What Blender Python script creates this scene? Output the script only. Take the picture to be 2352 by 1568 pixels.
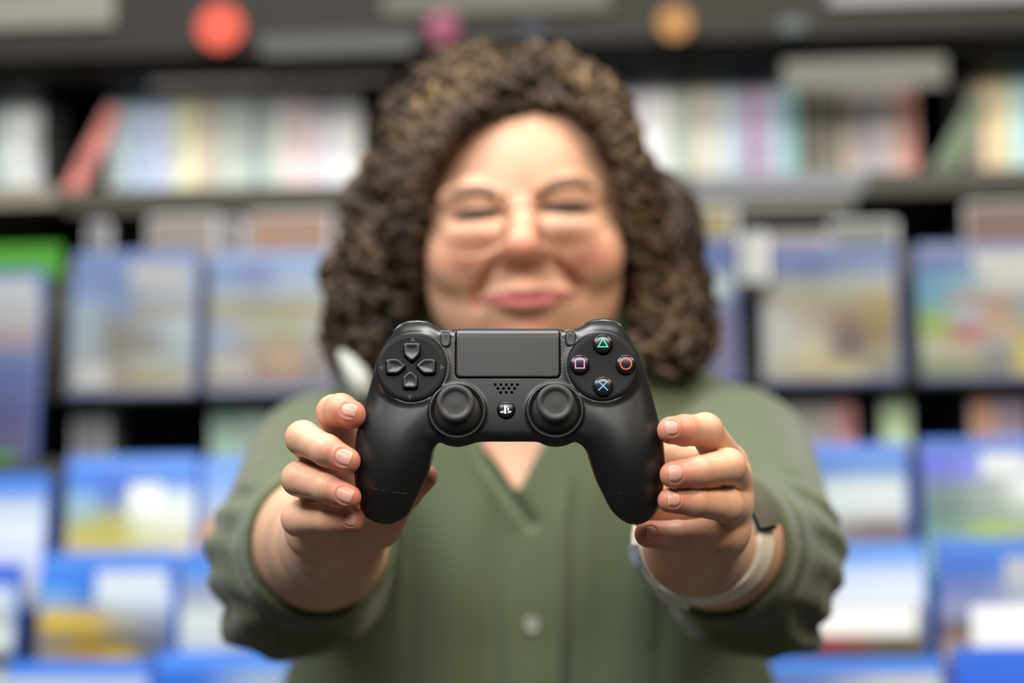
import bpy, math, random
import numpy as np
from mathutils import Vector, Matrix

for o in list(bpy.data.objects): bpy.data.objects.remove(o)
SC = bpy.context.scene
COL = SC.collection
rng = random.Random(7)

# ------------------------------------------------------------------ camera
FPX = 5553.0                      # 85 mm lens on a 36 mm wide, 2352 px frame
PITCH, ROLL = math.radians(6.0), math.radians(0.6)
CAM = Vector((0.0, 0.0, 1.32))
fwd = Vector((0, math.cos(PITCH), math.sin(PITCH)))
u0 = Vector((0, -math.sin(PITCH), math.cos(PITCH)))
r0 = Vector((1, 0, 0))
right = r0*math.cos(ROLL) - u0*math.sin(ROLL)
up = u0*math.cos(ROLL) + r0*math.sin(ROLL)
RM = Matrix((right, up, -fwd)).transposed()      # local (x right, y up, z towards viewer)
cd = bpy.data.cameras.new('camera'); cam = bpy.data.objects.new('camera', cd); COL.objects.link(cam)
cam.matrix_world = Matrix.Translation(CAM) @ RM.to_4x4()
cd.lens = FPX/2352*36; cd.sensor_width = 36; cd.clip_start = 0.05; cd.clip_end = 60
cd.dof.use_dof = True; cd.dof.focus_distance = 1.252; cd.dof.aperture_fstop = 3.3
SC.camera = cam

# ------------------------------------------------------------------ light
w = bpy.data.worlds.new('store_ambient'); SC.world = w; w.use_nodes = True
w.node_tree.nodes['Background'].inputs[0].default_value = (0.86, 0.93, 1.0, 1)
w.node_tree.nodes['Background'].inputs[1].default_value = 0.09
def area(name, loc, target, sx, sy, power, col):
    l = bpy.data.lights.new(name, 'AREA'); l.shape = 'RECTANGLE'; l.size = sx; l.size_y = sy
    l.energy = power; l.color = col
    o = bpy.data.objects.new(name, l); COL.objects.link(o); o.location = loc
    o.rotation_euler = (Vector(target)-Vector(loc)).to_track_quat('-Z', 'Y').to_euler()
    return o
area('ceiling_panel_light', (-0.90, 0.50, 2.6), (0.0, 1.6, 1.4), 0.9, 0.5, 29, (0.98, 0.98, 0.97))
area('ceiling_panel_light', (1.0, 0.55, 2.6), (0.0, 1.6, 1.4), 0.7, 0.4, 22, (1.0, 0.80, 0.58))
area('ceiling_panel_light', (0.0, 1.35, 2.9), (0.0, 2.8, 1.3), 2.6, 0.4, 27, (0.95, 0.98, 1.0))
area('ceiling_panel_light', (-0.05, 1.15, 3.0), (-0.05, 1.3, 0.0), 0.8, 0.2, 20, (1.0, 0.98, 0.95))
area('ceiling_panel_light', (0.0, -1.0, 2.9), (0.0, 1.8, 1.3), 1.6, 0.4, 33, (1.0, 0.97, 0.93))
SC.view_settings.view_transform = 'Standard'; SC.view_settings.look = 'None'
SC.view_settings.exposure = 0.0; SC.view_settings.gamma = 1.0; SC.view_settings.use_curve_mapping = False

# ------------------------------------------------------------------ helpers
def lin(h):
    h = h.lstrip('#'); v = [int(h[i:i+2], 16)/255 for i in (0, 2, 4)]
    return tuple(x/12.92 if x <= 0.04045 else ((x+0.055)/1.055)**2.4 for x in v)
def mat(name, col, rough=0.5, spec=0.5, metal=0.0, coat=0.0, sheen=0.0, bump=None, alpha=1.0, vcol=None, sss=0.0, rattr=None, aniso=0):
    m = bpy.data.materials.new(name); m.use_nodes = True; nt = m.node_tree
    b = nt.nodes['Principled BSDF']
    c = lin(col) if isinstance(col, str) else col
    b.inputs['Base Color'].default_value = (*c, 1); b.inputs['Roughness'].default_value = rough
    b.inputs['Specular IOR Level'].default_value = spec; b.inputs['Metallic'].default_value = metal
    b.inputs['Coat Weight'].default_value = coat; b.inputs['Coat Roughness'].default_value = 0.08
    b.inputs['Sheen Weight'].default_value = sheen; b.inputs['Alpha'].default_value = alpha
    if vcol:
        a = nt.nodes.new('ShaderNodeAttribute'); a.attribute_name = vcol
        nt.links.new(a.outputs['Color'], b.inputs['Base Color'])
    if rattr:
        a = nt.nodes.new('ShaderNodeAttribute'); a.attribute_name = rattr
        nt.links.new(a.outputs['Fac'], b.inputs['Roughness'])
    if sss:
        b.inputs['Subsurface Weight'].default_value = sss
        b.inputs['Subsurface Radius'].default_value = (1.0, 0.35, 0.2)
        b.inputs['Subsurface Scale'].default_value = 0.003
    if bump:
        tc = nt.nodes.new('ShaderNodeTexCoord'); n = nt.nodes.new('ShaderNodeTexNoise')
        n.inputs['Scale'].default_value = bump[0]; n.inputs['Detail'].default_value = 5
        bp = nt.nodes.new('ShaderNodeBump'); bp.inputs['Strength'].default_value = bump[1]
        bp.inputs['Distance'].default_value = bump[2]
        nt.links.new(tc.outputs['Object'], n.inputs['Vector']); nt.links.new(n.outputs['Fac'], bp.inputs['Height'])
        nt.links.new(bp.outputs['Normal'], b.inputs['Normal'])
    return m
def tag(o, label=None, cat=None, group=None, kind=None):
    if label: o['label'] = label
    if cat: o['category'] = cat
    if group: o['group'] = group
    if kind: o['kind'] = kind
    return o
def empty(name, loc, rot=None):
    o = bpy.data.objects.new(name, None); COL.objects.link(o); o.empty_display_size = 0.02
    m = Matrix.Translation(Vector(loc))
    if rot is not None: m = m @ rot.to_4x4()
    o.matrix_world = m; return o
def newmesh(name, V, F, m=None, parent=None, smooth=True, angle=None):
    me = bpy.data.meshes.new(name)
    if isinstance(F, np.ndarray):
        me.vertices.add(len(V)); me.vertices.foreach_set('co', np.asarray(V, np.float32).ravel())
        n = F.shape[1]; me.loops.add(len(F)*n); me.loops.foreach_set('vertex_index', F.astype(np.int32).ravel())
        me.polygons.add(len(F)); me.polygons.foreach_set('loop_start', np.arange(0, len(F)*n, n, dtype=np.int32))
        me.polygons.foreach_set('loop_total', np.full(len(F), n, np.int32)); me.update(calc_edges=True)
    else:
        me.from_pydata([tuple(v) for v in V], [], F); me.update()
    if smooth:
        me.polygons.foreach_set('use_smooth', [True]*len(me.polygons))
        if angle: me.set_sharp_from_angle(angle=math.radians(angle))
    o = bpy.data.objects.new(name, me); COL.objects.link(o)
    if m is not None: me.materials.append(m)
    if parent is not None: o.parent = parent
    return o
def setcol(me, C, name='Col'):
    a = me.color_attributes.new(name, 'FLOAT_COLOR', 'POINT')
    C = np.asarray(C, np.float32); C = np.concatenate([C, np.ones((len(C), 1), np.float32)], 1)
    a.data.foreach_set('color', C.ravel())
class MB:
    """collects pieces of one mesh"""
    def __init__(s): s.v = []; s.f = []
    def add(s, V, F, M=None):
        n = len(s.v)
        s.v += [tuple((M @ Vector(p)) if M is not None else p) for p in V]
        s.f += [tuple(i+n for i in f) for f in F]; return s
    def box(s, lo, hi, M=None, bev=0.0):
        x0, y0, z0 = lo; x1, y1, z1 = hi
        if bev <= 0:
            V = [(x0,y0,z0),(x1,y0,z0),(x1,y1,z0),(x0,y1,z0),(x0,y0,z1),(x1,y0,z1),(x1,y1,z1),(x0,y1,z1)]
            return s.add(V, [(0,3,2,1),(4,5,6,7),(0,1,5,4),(1,2,6,5),(2,3,7,6),(3,0,4,7)], M)
        out = rrect((x0+x1)/2, (y0+y1)/2, x1-x0, y1-y0, bev, 3)
        return s.prism(out, [(z0, bev*.6), (z0+bev*.6, 0), (z1-bev*.6, 0), (z1, bev*.6)], M)
    def prism(s, out, levels, M=None):
        """outline (list of xy, ccw), levels [(z, inset)], capped"""
        n = len(out); V = []
        for z, ins in levels:
            V += [(p[0], p[1], z) for p in inset(out, ins)]
        F = []
        for k in range(len(levels)-1):
            for i in range(n):
                j = (i+1) % n; F.append((k*n+i, k*n+j, (k+1)*n+j, (k+1)*n+i))
        F.append(tuple(range(n))[::-1]); F.append(tuple(range((len(levels)-1)*n, len(levels)*n)))
        return s.add(V, F, M)
    def lathe(s, prof, M=None, seg=48):
        V = []; F = []; n = seg
        for r, z in prof:
            for i in range(n):
                a = 2*math.pi*i/n; V.append((r*math.cos(a), r*math.sin(a), z))
        for k in range(len(prof)-1):
            for i in range(n):
                j = (i+1) % n; F.append((k*n+i, k*n+j, (k+1)*n+j, (k+1)*n+i))
        if prof[0][0] > 1e-6: F.append(tuple(range(n))[::-1])
        if prof[-1][0] > 1e-6: F.append(tuple(range((len(prof)-1)*n, len(prof)*n)))
        return s.add(V, F, M)
    def tube(s, pts, rad, seg=8, M=None, closed=False, flat=None):
        P = [Vector(p) for p in pts]; n = len(P)
        R = [float(q) for q in rad] if isinstance(rad, (list, tuple)) else [float(rad)]*n
        V = []; F = []; prev = None
        for i in range(n):
            a = P[(i-1) % n] if (closed or i > 0) else P[i]; b = P[(i+1) % n] if (closed or i < n-1) else P[i]
            t = (b-a).normalized()
            if prev is None:
                q = Vector((0, 0, 1)) if abs(t.z) < .9 else Vector((1, 0, 0)); nx = (q-t*q.dot(t)).normalized()
            else: nx = (prev-t*prev.dot(t)).normalized()
            prev = nx; ny = t.cross(nx)
            for k in range(seg):
                an = 2*math.pi*k/seg; V.append(P[i]+R[i]*(math.cos(an)*nx+math.sin(an)*ny))
        for i in range(n if closed else n-1):
            j = (i+1) % n
            for k in range(seg):
                l = (k+1) % seg; F.append((i*seg+k, i*seg+l, j*seg+l, j*seg+k))
        if not closed: F.append(tuple(range(seg))[::-1]); F.append(tuple(range((n-1)*seg, n*seg)))
        return s.add(V, F, M)
    def build(s, name, m=None, parent=None, smooth=True, angle=35):
        return newmesh(name, s.v, s.f, m, parent, smooth, angle)
def inset(out, d):
    if abs(d) < 1e-9: return list(out)
    n = len(out); res = []
    for i in range(n):
        p0, p, p1 = Vector(out[i-1]), Vector(out[i]), Vector(out[(i+1) % n])
        e0 = (p-p0).normalized(); e1 = (p1-p).normalized()
        n0 = Vector((-e0.y, e0.x)); n1 = Vector((-e1.y, e1.x)); m = (n0+n1).normalized()
        c = max(0.4, m.dot(n0)); res.append(tuple(p+m*(d/c)))
    return res
def rrect(cx, cy, w, h, r, k=5):
    o = []
    for sx, sy, a0 in ((1, -1, -90), (1, 1, 0), (-1, 1, 90), (-1, -1, 180)):
        for i in range(k+1):
            a = math.radians(a0+90*i/k); o.append((cx+sx*(w/2-r)+r*math.cos(a), cy+sy*(h/2-r)+r*math.sin(a)))
    return o
def roundpoly(P, r, k=5):
    out = []; n = len(P)
    for i in range(n):
        a, b, c = Vector(P[i-1]), Vector(P[i]), Vector(P[(i+1) % n])
        d0 = (a-b); d1 = (c-b); rr = r if not isinstance(r, (list, tuple)) else r[i]
        rr = min(rr, d0.length*.45, d1.length*.45); p0 = b+d0.normalized()*rr; p1 = b+d1.normalized()*rr
        for j in range(k+1):
            t = j/k; out.append(tuple(p0*(1-t)**2+b*2*t*(1-t)+p1*t*t))
    return out

# ---- signed distance modelling (mm) ----
f32 = np.float32
def sst(a, b, x): t = np.clip((x-a)/(b-a), 0, 1); return t*t*(3-2*t)
def smin(a, b, k): h = np.maximum(k-np.abs(a-b), 0)/k; return np.minimum(a, b)-h*h*k*0.25
def smax(a, b, k): return -smin(-a, -b, k)
def cone(P, a, b, r1, r2):
    a = np.asarray(a, f32); b = np.asarray(b, f32); ba = b-a; pa = P-a
    h = np.clip(pa@ba/max(float(ba@ba), 1e-6), 0, 1)
    return np.sqrt(((pa-h[:, None]*ba)**2).sum(1))-(r1+(r2-r1)*h)
def chain(P, pts, rad, k=2.0):
    f = None
    for i in range(len(pts)-1):
        g = cone(P, pts[i], pts[i+1], rad[i], rad[i+1]); f = g if f is None else smin(f, g, k)
    return f
def ell(P, c, r):
    q = P-np.asarray(c, f32); r = np.asarray(r, f32)
    k0 = np.sqrt(((q/r)**2).sum(1)); k1 = np.sqrt(((q/(r*r))**2).sum(1))+1e-6
    return k0*(k0-1)/k1
def sdf_mesh(f, lo, hi, h, newton=2):
    lo = np.array(lo, float); n = np.ceil((np.array(hi, float)-lo)/h).astype(int)+1
    B = 12; nb = -(-n//B); N = nb*B
    val = np.empty(tuple(N), f32)
    bi = np.stack(np.meshgrid(*[np.arange(k) for k in nb], indexing='ij'), -1).reshape(-1, 3)
    cen = (lo+(bi*B+(B-1)/2)*h).astype(f32); fc = np.concatenate([f(c) for c in np.array_split(cen, max(1, len(cen)//200000))])
    act = np.abs(fc) < B*h*0.87*1.35+1.0
    v6 = val.reshape(nb[0], B, nb[1], B, nb[2], B)
    base = fc.reshape(nb)[:, None, :, None, :, None]; v6[:] = base
    loc = np.stack(np.meshgrid(*[np.arange(B)]*3, indexing='ij'), -1).reshape(-1, 3)
    A = bi[act]
    for c0 in range(0, len(A), 250):
        a = A[c0:c0+250]
        P = (lo+((a[:, None, :]*B+loc[None])*h)).reshape(-1, 3).astype(f32)
        r = f(P).reshape(len(a), B, B, B)
        for q, (i, j, k) in enumerate(a): v6[i, :, j, :, k, :] = r[q]
    s = (val < 0)
    cnt = np.zeros(tuple(N-1), np.uint8)
    for dx in (0, 1):
        for dy in (0, 1):
            for dz in (0, 1): cnt += s[dx:N[0]-1+dx, dy:N[1]-1+dy, dz:N[2]-1+dz]
    cells = np.argwhere((cnt > 0) & (cnt < 8))
    flat = (cells[:, 0]*N[1]+cells[:, 1])*N[2]+cells[:, 2]
    order = np.argsort(flat); flat = flat[order]; cells = cells[order]
    acc = np.zeros((len(cells), 3)); num = np.zeros(len(cells))
    cor = [(a, b, c) for a in (0, 1) for b in (0, 1) for c in (0, 1)]
    for i, a in enumerate(cor):
        for b in cor[i+1:]:
            d = np.array(b)-np.array(a)
            if np.abs(d).sum() != 1: continue
            va = val[cells[:, 0]+a[0], cells[:, 1]+a[1], cells[:, 2]+a[2]]
            vb = val[cells[:, 0]+b[0], cells[:, 1]+b[1], cells[:, 2]+b[2]]
            x = (va < 0) != (vb < 0); t = np.where(x, va/np.where(x, va-vb, 1), 0)
            acc += np.where(x[:, None], np.array(a)+t[:, None]*d, 0); num += x
    V = (lo+(cells+acc/num[:, None])*h).astype(f32)
    F = []
    st = np.array([N[1]*N[2], N[2], 1])
    for ax in range(3):
        sl0 = [slice(1, -1)]*3; sl1 = [slice(1, -1)]*3
        sl0[ax] = slice(1, -2); sl1[ax] = slice(2, -1)
        d = s[tuple(sl0)] != s[tuple(sl1)]; e = np.argwhere(d)+1
        ins = s[e[:, 0], e[:, 1], e[:, 2]]
        b, c = (ax+1) % 3, (ax+2) % 3
        fl = e@st
        q = np.stack([fl-st[b]-st[c], fl-st[c], fl, fl-st[b]], 1)
        q = np.where(ins[:, None], q, q[:, ::-1])
        F.append(np.searchsorted(flat, q))
    F = np.concatenate(F)
    G = None
    for it in range(newton+1):
        e = 0.15*h; g = np.empty_like(V)
        for a in range(3):
            d = np.zeros(3, f32); d[a] = e; g[:, a] = (f(V+d)-f(V-d))/(2*e)
        if it == newton: G = g/np.maximum(np.sqrt((g*g).sum(1)), 1e-4)[:, None]; break
        fv = f(V); step = g*(fv/np.maximum((g*g).sum(1), 0.3))[:, None]
        L = np.sqrt((step**2).sum(1)); step *= np.minimum(1, 0.5*h/np.maximum(L, 1e-6))[:, None]
        V = V-step
    return V, F, G
def pc(px, py, D): return ((px-1176)*D/FPX, (784-py)*D/FPX, -D)     # mm in the camera-aligned frame
def topx(V):
    D = -V[:, 2]; return 1176+V[:, 0]*FPX/D, 784-V[:, 1]*FPX/D
# ================================================================== controller
D0 = 1260.0
CPX, CPY = 1168, 970
def cx(px, h=0): return (px-1176)*(D0-h)/FPX-(CPX-1176)*D0/FPX
def cy(py, h=0): return (784-py)*(D0-h)/FPX-(784-CPY)*D0/FPX
ctrl = empty('game_controller', CAM+RM@(Vector(pc(CPX, CPY, D0))*0.001), RM)
tag(ctrl, 'black wireless game controller with two thumbsticks, held up in both hands', 'game controller')
MS = Matrix.Scale(0.001, 4)
m_shell = mat('matte_black_plastic', (0.0105, 0.0112, 0.0116), 0.34, 0.5, bump=(2600, 0.06, 0.0002))
m_plate = mat('dark_button_plate', (0.007, 0.007, 0.0072), 0.42, 0.16)
m_gloss = mat('gloss_black_plastic', (0.006, 0.006, 0.0065), 0.16, 0.5)
m_rub = mat('black_rubber', (0.021, 0.0225, 0.023), 0.5, 0.45, bump=(3000, 0.1, 0.0002))
m_hole = mat('speaker_black', (0.0008, 0.0008, 0.0008), 0.9, 0.0)
TAN = math.tan(math.radians(15.0)); TILT = math.radians(15.0)
outl = [(1050,756),(1110,756),(1168,756),(1226,756),(1286,756),(1312,756),(1330,753),(1346,744),(1364,737),(1386,735),(1410,738),(1428,746),(1442,762),(1454,783),
(1467,806),(1478,833),(1487,860),(1495,888),(1504,924),(1512,958),(1520,990),(1525,1018),(1528,1058),(1528,1090),(1525,1118),(1521,1148),(1514,1172),(1498,1192),(1482,1202),(1466,1206),
(1450,1205),(1434,1199),(1412,1181),(1398,1162),(1386,1138),(1375,1116),(1366,1095),(1356,1066),(1346,1036),(1338,1024),(1330,1018),(1318,1014),(1300,1021),(1276,1025),(1252,1021),(1236,1014),
(1210,1013),(1168,1013),(1120,1013),(1094,1015),(1076,1021),(1052,1025),(1030,1022),(1012,1015),(1004,1020),(999,1030),(993,1056),(986,1082),(976,1104),(966,1128),(957,1144),(949,1160),(938,1180),(924,1193),
(904,1203),(884,1206),(862,1201),(842,1191),(830,1177),(825,1162),(820,1142),(815,1115),(812,1082),(813,1045),(818,1000),(824,968),(832,938),(841,912),(850,878),(856,856),(863,833),
(872,810),(884,788),(900,765),(916,748),(936,740),(960,738),(982,741),(1000,750),(1014,756)]
def catmull(P, k=4):
    n = len(P); out = []
    for i in range(n):
        a, b, c, d = [np.array(P[(i+j-1) % n], float) for j in range(4)]
        for q in range(k):
            t = q/k; out.append(0.5*((2*b)+(-a+c)*t+(2*a-5*b+4*c-d)*t*t+(-a+3*b-3*c+d)*t**3))
    return np.array(out)
OUT = catmull([(cx(x), cy(y)) for x, y in outl])
def poly_sdf(Q, P):
    """signed distance of points Q to closed polygon P"""
    d = np.full(len(Q), 1e9, f32); s = np.zeros(len(Q), bool)
    for i in range(len(P)):
        a = P[i]; b = P[(i+1) % len(P)]; ba = b-a; qa = Q-a
        h = np.clip(qa@ba/(ba@ba+1e-9), 0, 1); e = qa-h[:, None]*ba; d = np.minimum(d, (e*e).sum(1))
        c = ((a[1] > Q[:, 1]) != (b[1] > Q[:, 1]))
        if a[1] != b[1]: s ^= c & (Q[:, 0] < (b[0]-a[0])*(Q[:, 1]-a[1])/(b[1]-a[1])+a[0])
    return np.sqrt(d)*np.where(s, -1, 1)
gx = np.arange(-90, 92, 0.5); gy = np.arange(-64, 64, 0.5)
GQ = np.stack(np.meshgrid(gx, gy, indexing='ij'), -1).reshape(-1, 2).astype(f32)
S2 = poly_sdf(GQ, OUT.astype(f32)).reshape(len(gx), len(gy))
for _ in range(3):
    S2[1:-1, 1:-1] = (S2[1:-1, 1:-1]*4+S2[:-2, 1:-1]+S2[2:, 1:-1]+S2[1:-1, :-2]+S2[1:-1, 2:])/8
S2B = S2.copy()
for _ in range(60):
    S2B[1:-1, 1:-1] = (S2B[:-2, 1:-1]+S2B[2:, 1:-1]+S2B[1:-1, :-2]+S2B[1:-1, 2:])/4
def s2(x, y, S2=S2):
    u = np.clip((x-gx[0])/0.5, 0, len(gx)-1.01); v = np.clip((y-gy[0])/0.5, 0, len(gy)-1.01)
    i = u.astype(int); j = v.astype(int); a = u-i; b = v-j
    return S2[i, j]*(1-a)*(1-b)+S2[i+1, j]*a*(1-b)+S2[i, j+1]*(1-a)*b+S2[i+1, j+1]*a*b
def mid(x, y):
    return 6.5+0.20*y-(TAN+0.20)*9*np.log1p(np.exp(np.clip((y+14)/9, -20, 20)))-0.0008*x*x
def thick(x, y):
    hm = sst(30, 50, np.abs(x)); return 12+hm*(0.9+(3.0-1.8)*(1-sst(-26, 16, y)))-1.5*hm*sst(-30, -56, y)+hm*3.4*(1-sst(-38, 28, y))*sst(5, 20, -s2(x, y, S2B))
PLH = 4.9; HSH = 13.0
plates = [(cx(945, PLH), cy(843, PLH)), (cx(1385, PLH), cy(841, PLH))]
houses = [(cx(1050, HSH), cy(942, HSH)), (cx(1275, HSH), cy(941, HSH))]
def axial(P, c, h, tilt=TILT):
    q = P-np.array([c[0], c[1], h], f32); ct, s_ = math.cos(tilt), math.sin(tilt)
    a = q[:, 1]*s_+q[:, 2]*ct; b = q[:, 1]*ct-q[:, 2]*s_
    return np.sqrt(q[:, 0]**2+b*b), a
def rcyl(rho, a, r, lo, hi, rr):
    dx = rho-r+rr; dz = np.abs(a-(lo+hi)/2)-(hi-lo)/2+rr
    return np.minimum(np.maximum(dx, dz), 0)+np.hypot(np.maximum(dx, 0), np.maximum(dz, 0))-rr
TPX = (cx(1048, 5), cx(1285, 5)); TPB = cy(866, 6)
def tp_foot(x, y, g=0.0):
    xc = (TPX[0]+TPX[1])/2; hx = (TPX[1]-TPX[0])/2+g; r = 2.2
    dx = np.abs(x-xc)-hx+r; dy = (TPB-g)-y+r
    return np.minimum(np.maximum(dx, dy), 0)+np.hypot(np.maximum(dx, 0), np.maximum(dy, 0))-r
def slab(x, y, h, s, T, R):
    qx = s+R; qz = np.abs(h-mid(x, y))*0.96-(T-R)
    return np.minimum(np.maximum(qx, qz), 0)+np.hypot(np.maximum(qx, 0), np.maximum(qz, 0))-R
def shell_f(P):
    x, y, h = P[:, 0], P[:, 1], P[:, 2]
    s = s2(x, y); T = thick(x, y); hm = sst(34, 52, np.abs(x))
    R = 6+4.8*(1-sst(-34, -16, y)); R = R+(T-1.5-R)*hm
    f = slab(x, y, h, s, T, R)
    for c in plates:
        rho, a = axial(P, c, PLH); f = smin(f, rcyl(rho, a, 18.4, -13, -1.0, 1.2), 4)
        f = smax(f, -rcyl(rho, a, 18.5, -0.7, 12, .5), .9)
    for c in houses:
        rho, a = axial(P, c, HSH)
        f = smin(f, rcyl(rho, a, 14.9, -15, 0, 1.3), 1.6)
        f = smax(f, -np.maximum((rho-(13.6+0.7*a))*0.8, -a-6.5), 1.2)
    g = np.maximum(tp_foot(x, y, 0.55), (mid(x, y)+T-2.2)-h); g = np.maximum(g, -(y-cy(880)))
    f = np.maximum(f, -g)
    return f
SV, SF, SG = sdf_mesh(shell_f, (-86, -60, -34), (88, 58, 26), 0.5)
newmesh('shell', SV*0.001, SF, m_shell, ctrl)
def face_h(x, y):
    """front height of the shell at x, y"""
    hs = np.arange(24, -10, -0.25, dtype=f32); P = np.stack([np.full_like(hs, x), np.full_like(hs, y), hs], 1)
    v = shell_f(P); i = int(np.argmax(v < 0)); return float(hs[i]+0.25*(-v[i])/max(1e-6, v[i-1]-v[i]))
def fr(x, y, h, tilt=TILT):
    """mm frame sitting on the face, z along the face normal"""
    return MS @ Matrix.Translation((x, y, h)) @ Matrix.Rotation(-tilt, 4, 'X')
# touchpad
def tpad_f(P):
    x, y, h = P[:, 0], P[:, 1], P[:, 2]
    f = slab(x, y, h, y-cy(754.6, 0), 12.5, 4.5)
    f = smax(f, tp_foot(x, y), 0.7); return np.maximum(f, mid(x, y)-6-h)
TV, TF, TG = sdf_mesh(tpad_f, (-30, 18, -24), (30, 54, 14), 0.4)
m_tp = mat('dotted_touchpad', (0.0165, 0.018, 0.0185), 0.38, 0.5)
nt = m_tp.node_tree; N = nt.nodes; L = nt.links
tc = N.new('ShaderNodeTexCoord'); vm = N.new('ShaderNodeVectorMath'); vm.operation = 'MULTIPLY'; vm.inputs[1].default_value = (1000/1.33, 1000/1.16, 0)
fr_ = N.new('ShaderNodeVectorMath'); fr_.operation = 'FRACTION'; sb = N.new('ShaderNodeVectorMath'); sb.operation = 'SUBTRACT'; sb.inputs[1].default_value = (.5, .5, 0)
ln = N.new('ShaderNodeVectorMath'); ln.operation = 'LENGTH'; rp = N.new('ShaderNodeMapRange'); rp.inputs[1].default_value = .13; rp.inputs[2].default_value = .22; rp.inputs[3].default_value = 1; rp.inputs[4].default_value = 0
sp = N.new('ShaderNodeSeparateXYZ'); lt = N.new('ShaderNodeMath'); lt.operation = 'LESS_THAN'; lt.inputs[1].default_value = cy(770, 5)*.001
mu = N.new('ShaderNodeMath'); mu.operation = 'MULTIPLY'; mx = N.new('ShaderNodeMix'); mx.data_type = 'RGBA'
mx.inputs['A'].default_value = (0.0165, 0.018, 0.0185, 1); mx.inputs['B'].default_value = (0.003, 0.003, 0.003, 1)
L.new(tc.outputs['Object'], vm.inputs[0]); L.new(vm.outputs[0], fr_.inputs[0]); L.new(fr_.outputs[0], sb.inputs[0]); L.new(sb.outputs[0], ln.inputs[0])
L.new(ln.outputs['Value'], rp.inputs[0]); L.new(tc.outputs['Object'], sp.inputs[0]); L.new(sp.outputs['Y'], lt.inputs[0])
L.new(rp.outputs[0], mu.inputs[0]); L.new(lt.outputs[0], mu.inputs[1]); L.new(mu.outputs[0], mx.inputs['Factor']); L.new(mx.outputs['Result'], N['Principled BSDF'].inputs['Base Color'])
iv = N.new('ShaderNodeMath'); iv.operation = 'MULTIPLY_ADD'; iv.inputs[1].default_value = -.3; iv.inputs[2].default_value = .5
L.new(mu.outputs[0], iv.inputs[0]); L.new(iv.outputs[0], N['Principled BSDF'].inputs['Specular IOR Level'])
newmesh('touchpad', TV*0.001, TF, m_tp, ctrl)
# share / options buttons
for nm, px, py in (('share_button', 1023, 781), ('options_button', 1311, 779)):
    x, y = cx(px, 3), cy(py, 3); h = face_h(x, y)
    rim = MB(); rim.prism(rrect(0, 0, 6.0, 8.8, 2.6, 8), [(-1.5, 0), (0.18, 0), (0.3, .15)], fr(x, y, h)); ro = rim.build(nm, m_gloss, ctrl)
    cap = MB(); cap.prism(rrect(0, 0, 5.0, 7.7, 2.2, 8), [(-1, 0), (0.55, 0), (0.85, .25), (0.95, .6), (0.9, 1.2)], fr(x, y, h)); c_ = cap.build('button_cap', m_shell, ro)
# button plates
for i, c in enumerate(plates):
    b = MB(); pr = [(18.0, -3), (18.2, -0.6), (18.0, -0.1), (17.6, 0.1)]+[(17.6*(1-k/8), 0.1-0.4*(1-(1-k/8)**2)) for k in range(1, 9)]
    b.lathe(pr, fr(c[0], c[1], PLH), 96)
    po = b.build('button_plate', m_plate, ctrl, angle=50)
    if i == 0:
        m_arrow = mat('arrow_mark_grey', (0.017, 0.018, 0.019), 0.5)
        for px, py, a in ((947, 779, 0), (875, 844, 90), (1016, 843, -90), (942, 911, 180)):
            x, y = cx(px, PLH)-c[0], cy(py, PLH)-c[1]
            pts = [(0, 1.3), (-1.5, -1.1), (1.5, -1.1)]
            rho = math.hypot(x, y/math.cos(TILT)); zz = 0.1-0.4*(1-(rho/17.6)**2)
            t = MB(); t.prism(pts, [(-.4, 0), (0.06, 0)], fr(c[0], c[1], PLH) @ Matrix.Translation((x, y/math.cos(TILT), zz+.02)) @ Matrix.Rotation(math.radians(a), 4, 'Z'))
            t.build('arrow_mark', m_arrow, po)
# directional buttons
c = plates[0]
def pxl(lst): return [((px), (py)) for px, py in lst]
dp = {'up': [(926,789),(965,789),(965,816),(946,834),(926,816)], 'left': [(886,826),(915,826),(934,843),(915,860),(886,860)],
      'right': [(1001,826),(972,826),(954,843),(972,860),(1001,860)], 'down': [(925,893),(960,893),(960,868),(943,852),(925,868)]}
m_dpad = mat('dpad_black', (0.006, 0.0062, 0.0065), 0.24, 0.5)
for k, pts in dp.items():
    h = PLH+1.2
    P = [(cx(x, h)-c[0], (cy(y, h)-c[1])/math.cos(TILT)) for x, y in pts]
    ar = sum(P[i-1][0]*P[i][1]-P[i][0]*P[i-1][1] for i in range(5))
    if ar < 0: P = P[::-1]
    o = roundpoly(P, 1.7, 5); b = MB(); n = len(o)
    gxc = sum(p[0] for p in o)/n; gyc = sum(p[1] for p in o)/n; V = []; F = []
    lv = [(-2.5, 1.06), (0.3, 1.05), (1.5, 1.0), (1.9, .955), (2.1, .89), (2.15, .82), (2.02, .6), (1.9, .3)]
    for z_, sc in lv: V += [(gxc+(p[0]-gxc)*sc, gyc+(p[1]-gyc)*sc, z_) for p in o]
    for q in range(len(lv)-1): F += [(q*n+a, q*n+(a+1) % n, (q+1)*n+(a+1) % n, (q+1)*n+a) for a in range(n)]
    F.append(tuple(range((len(lv)-1)*n, len(lv)*n))); b.add(V, F, fr(c[0], c[1], PLH+0.2))
    b.build('direction_button', m_dpad, ctrl, angle=60)
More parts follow.
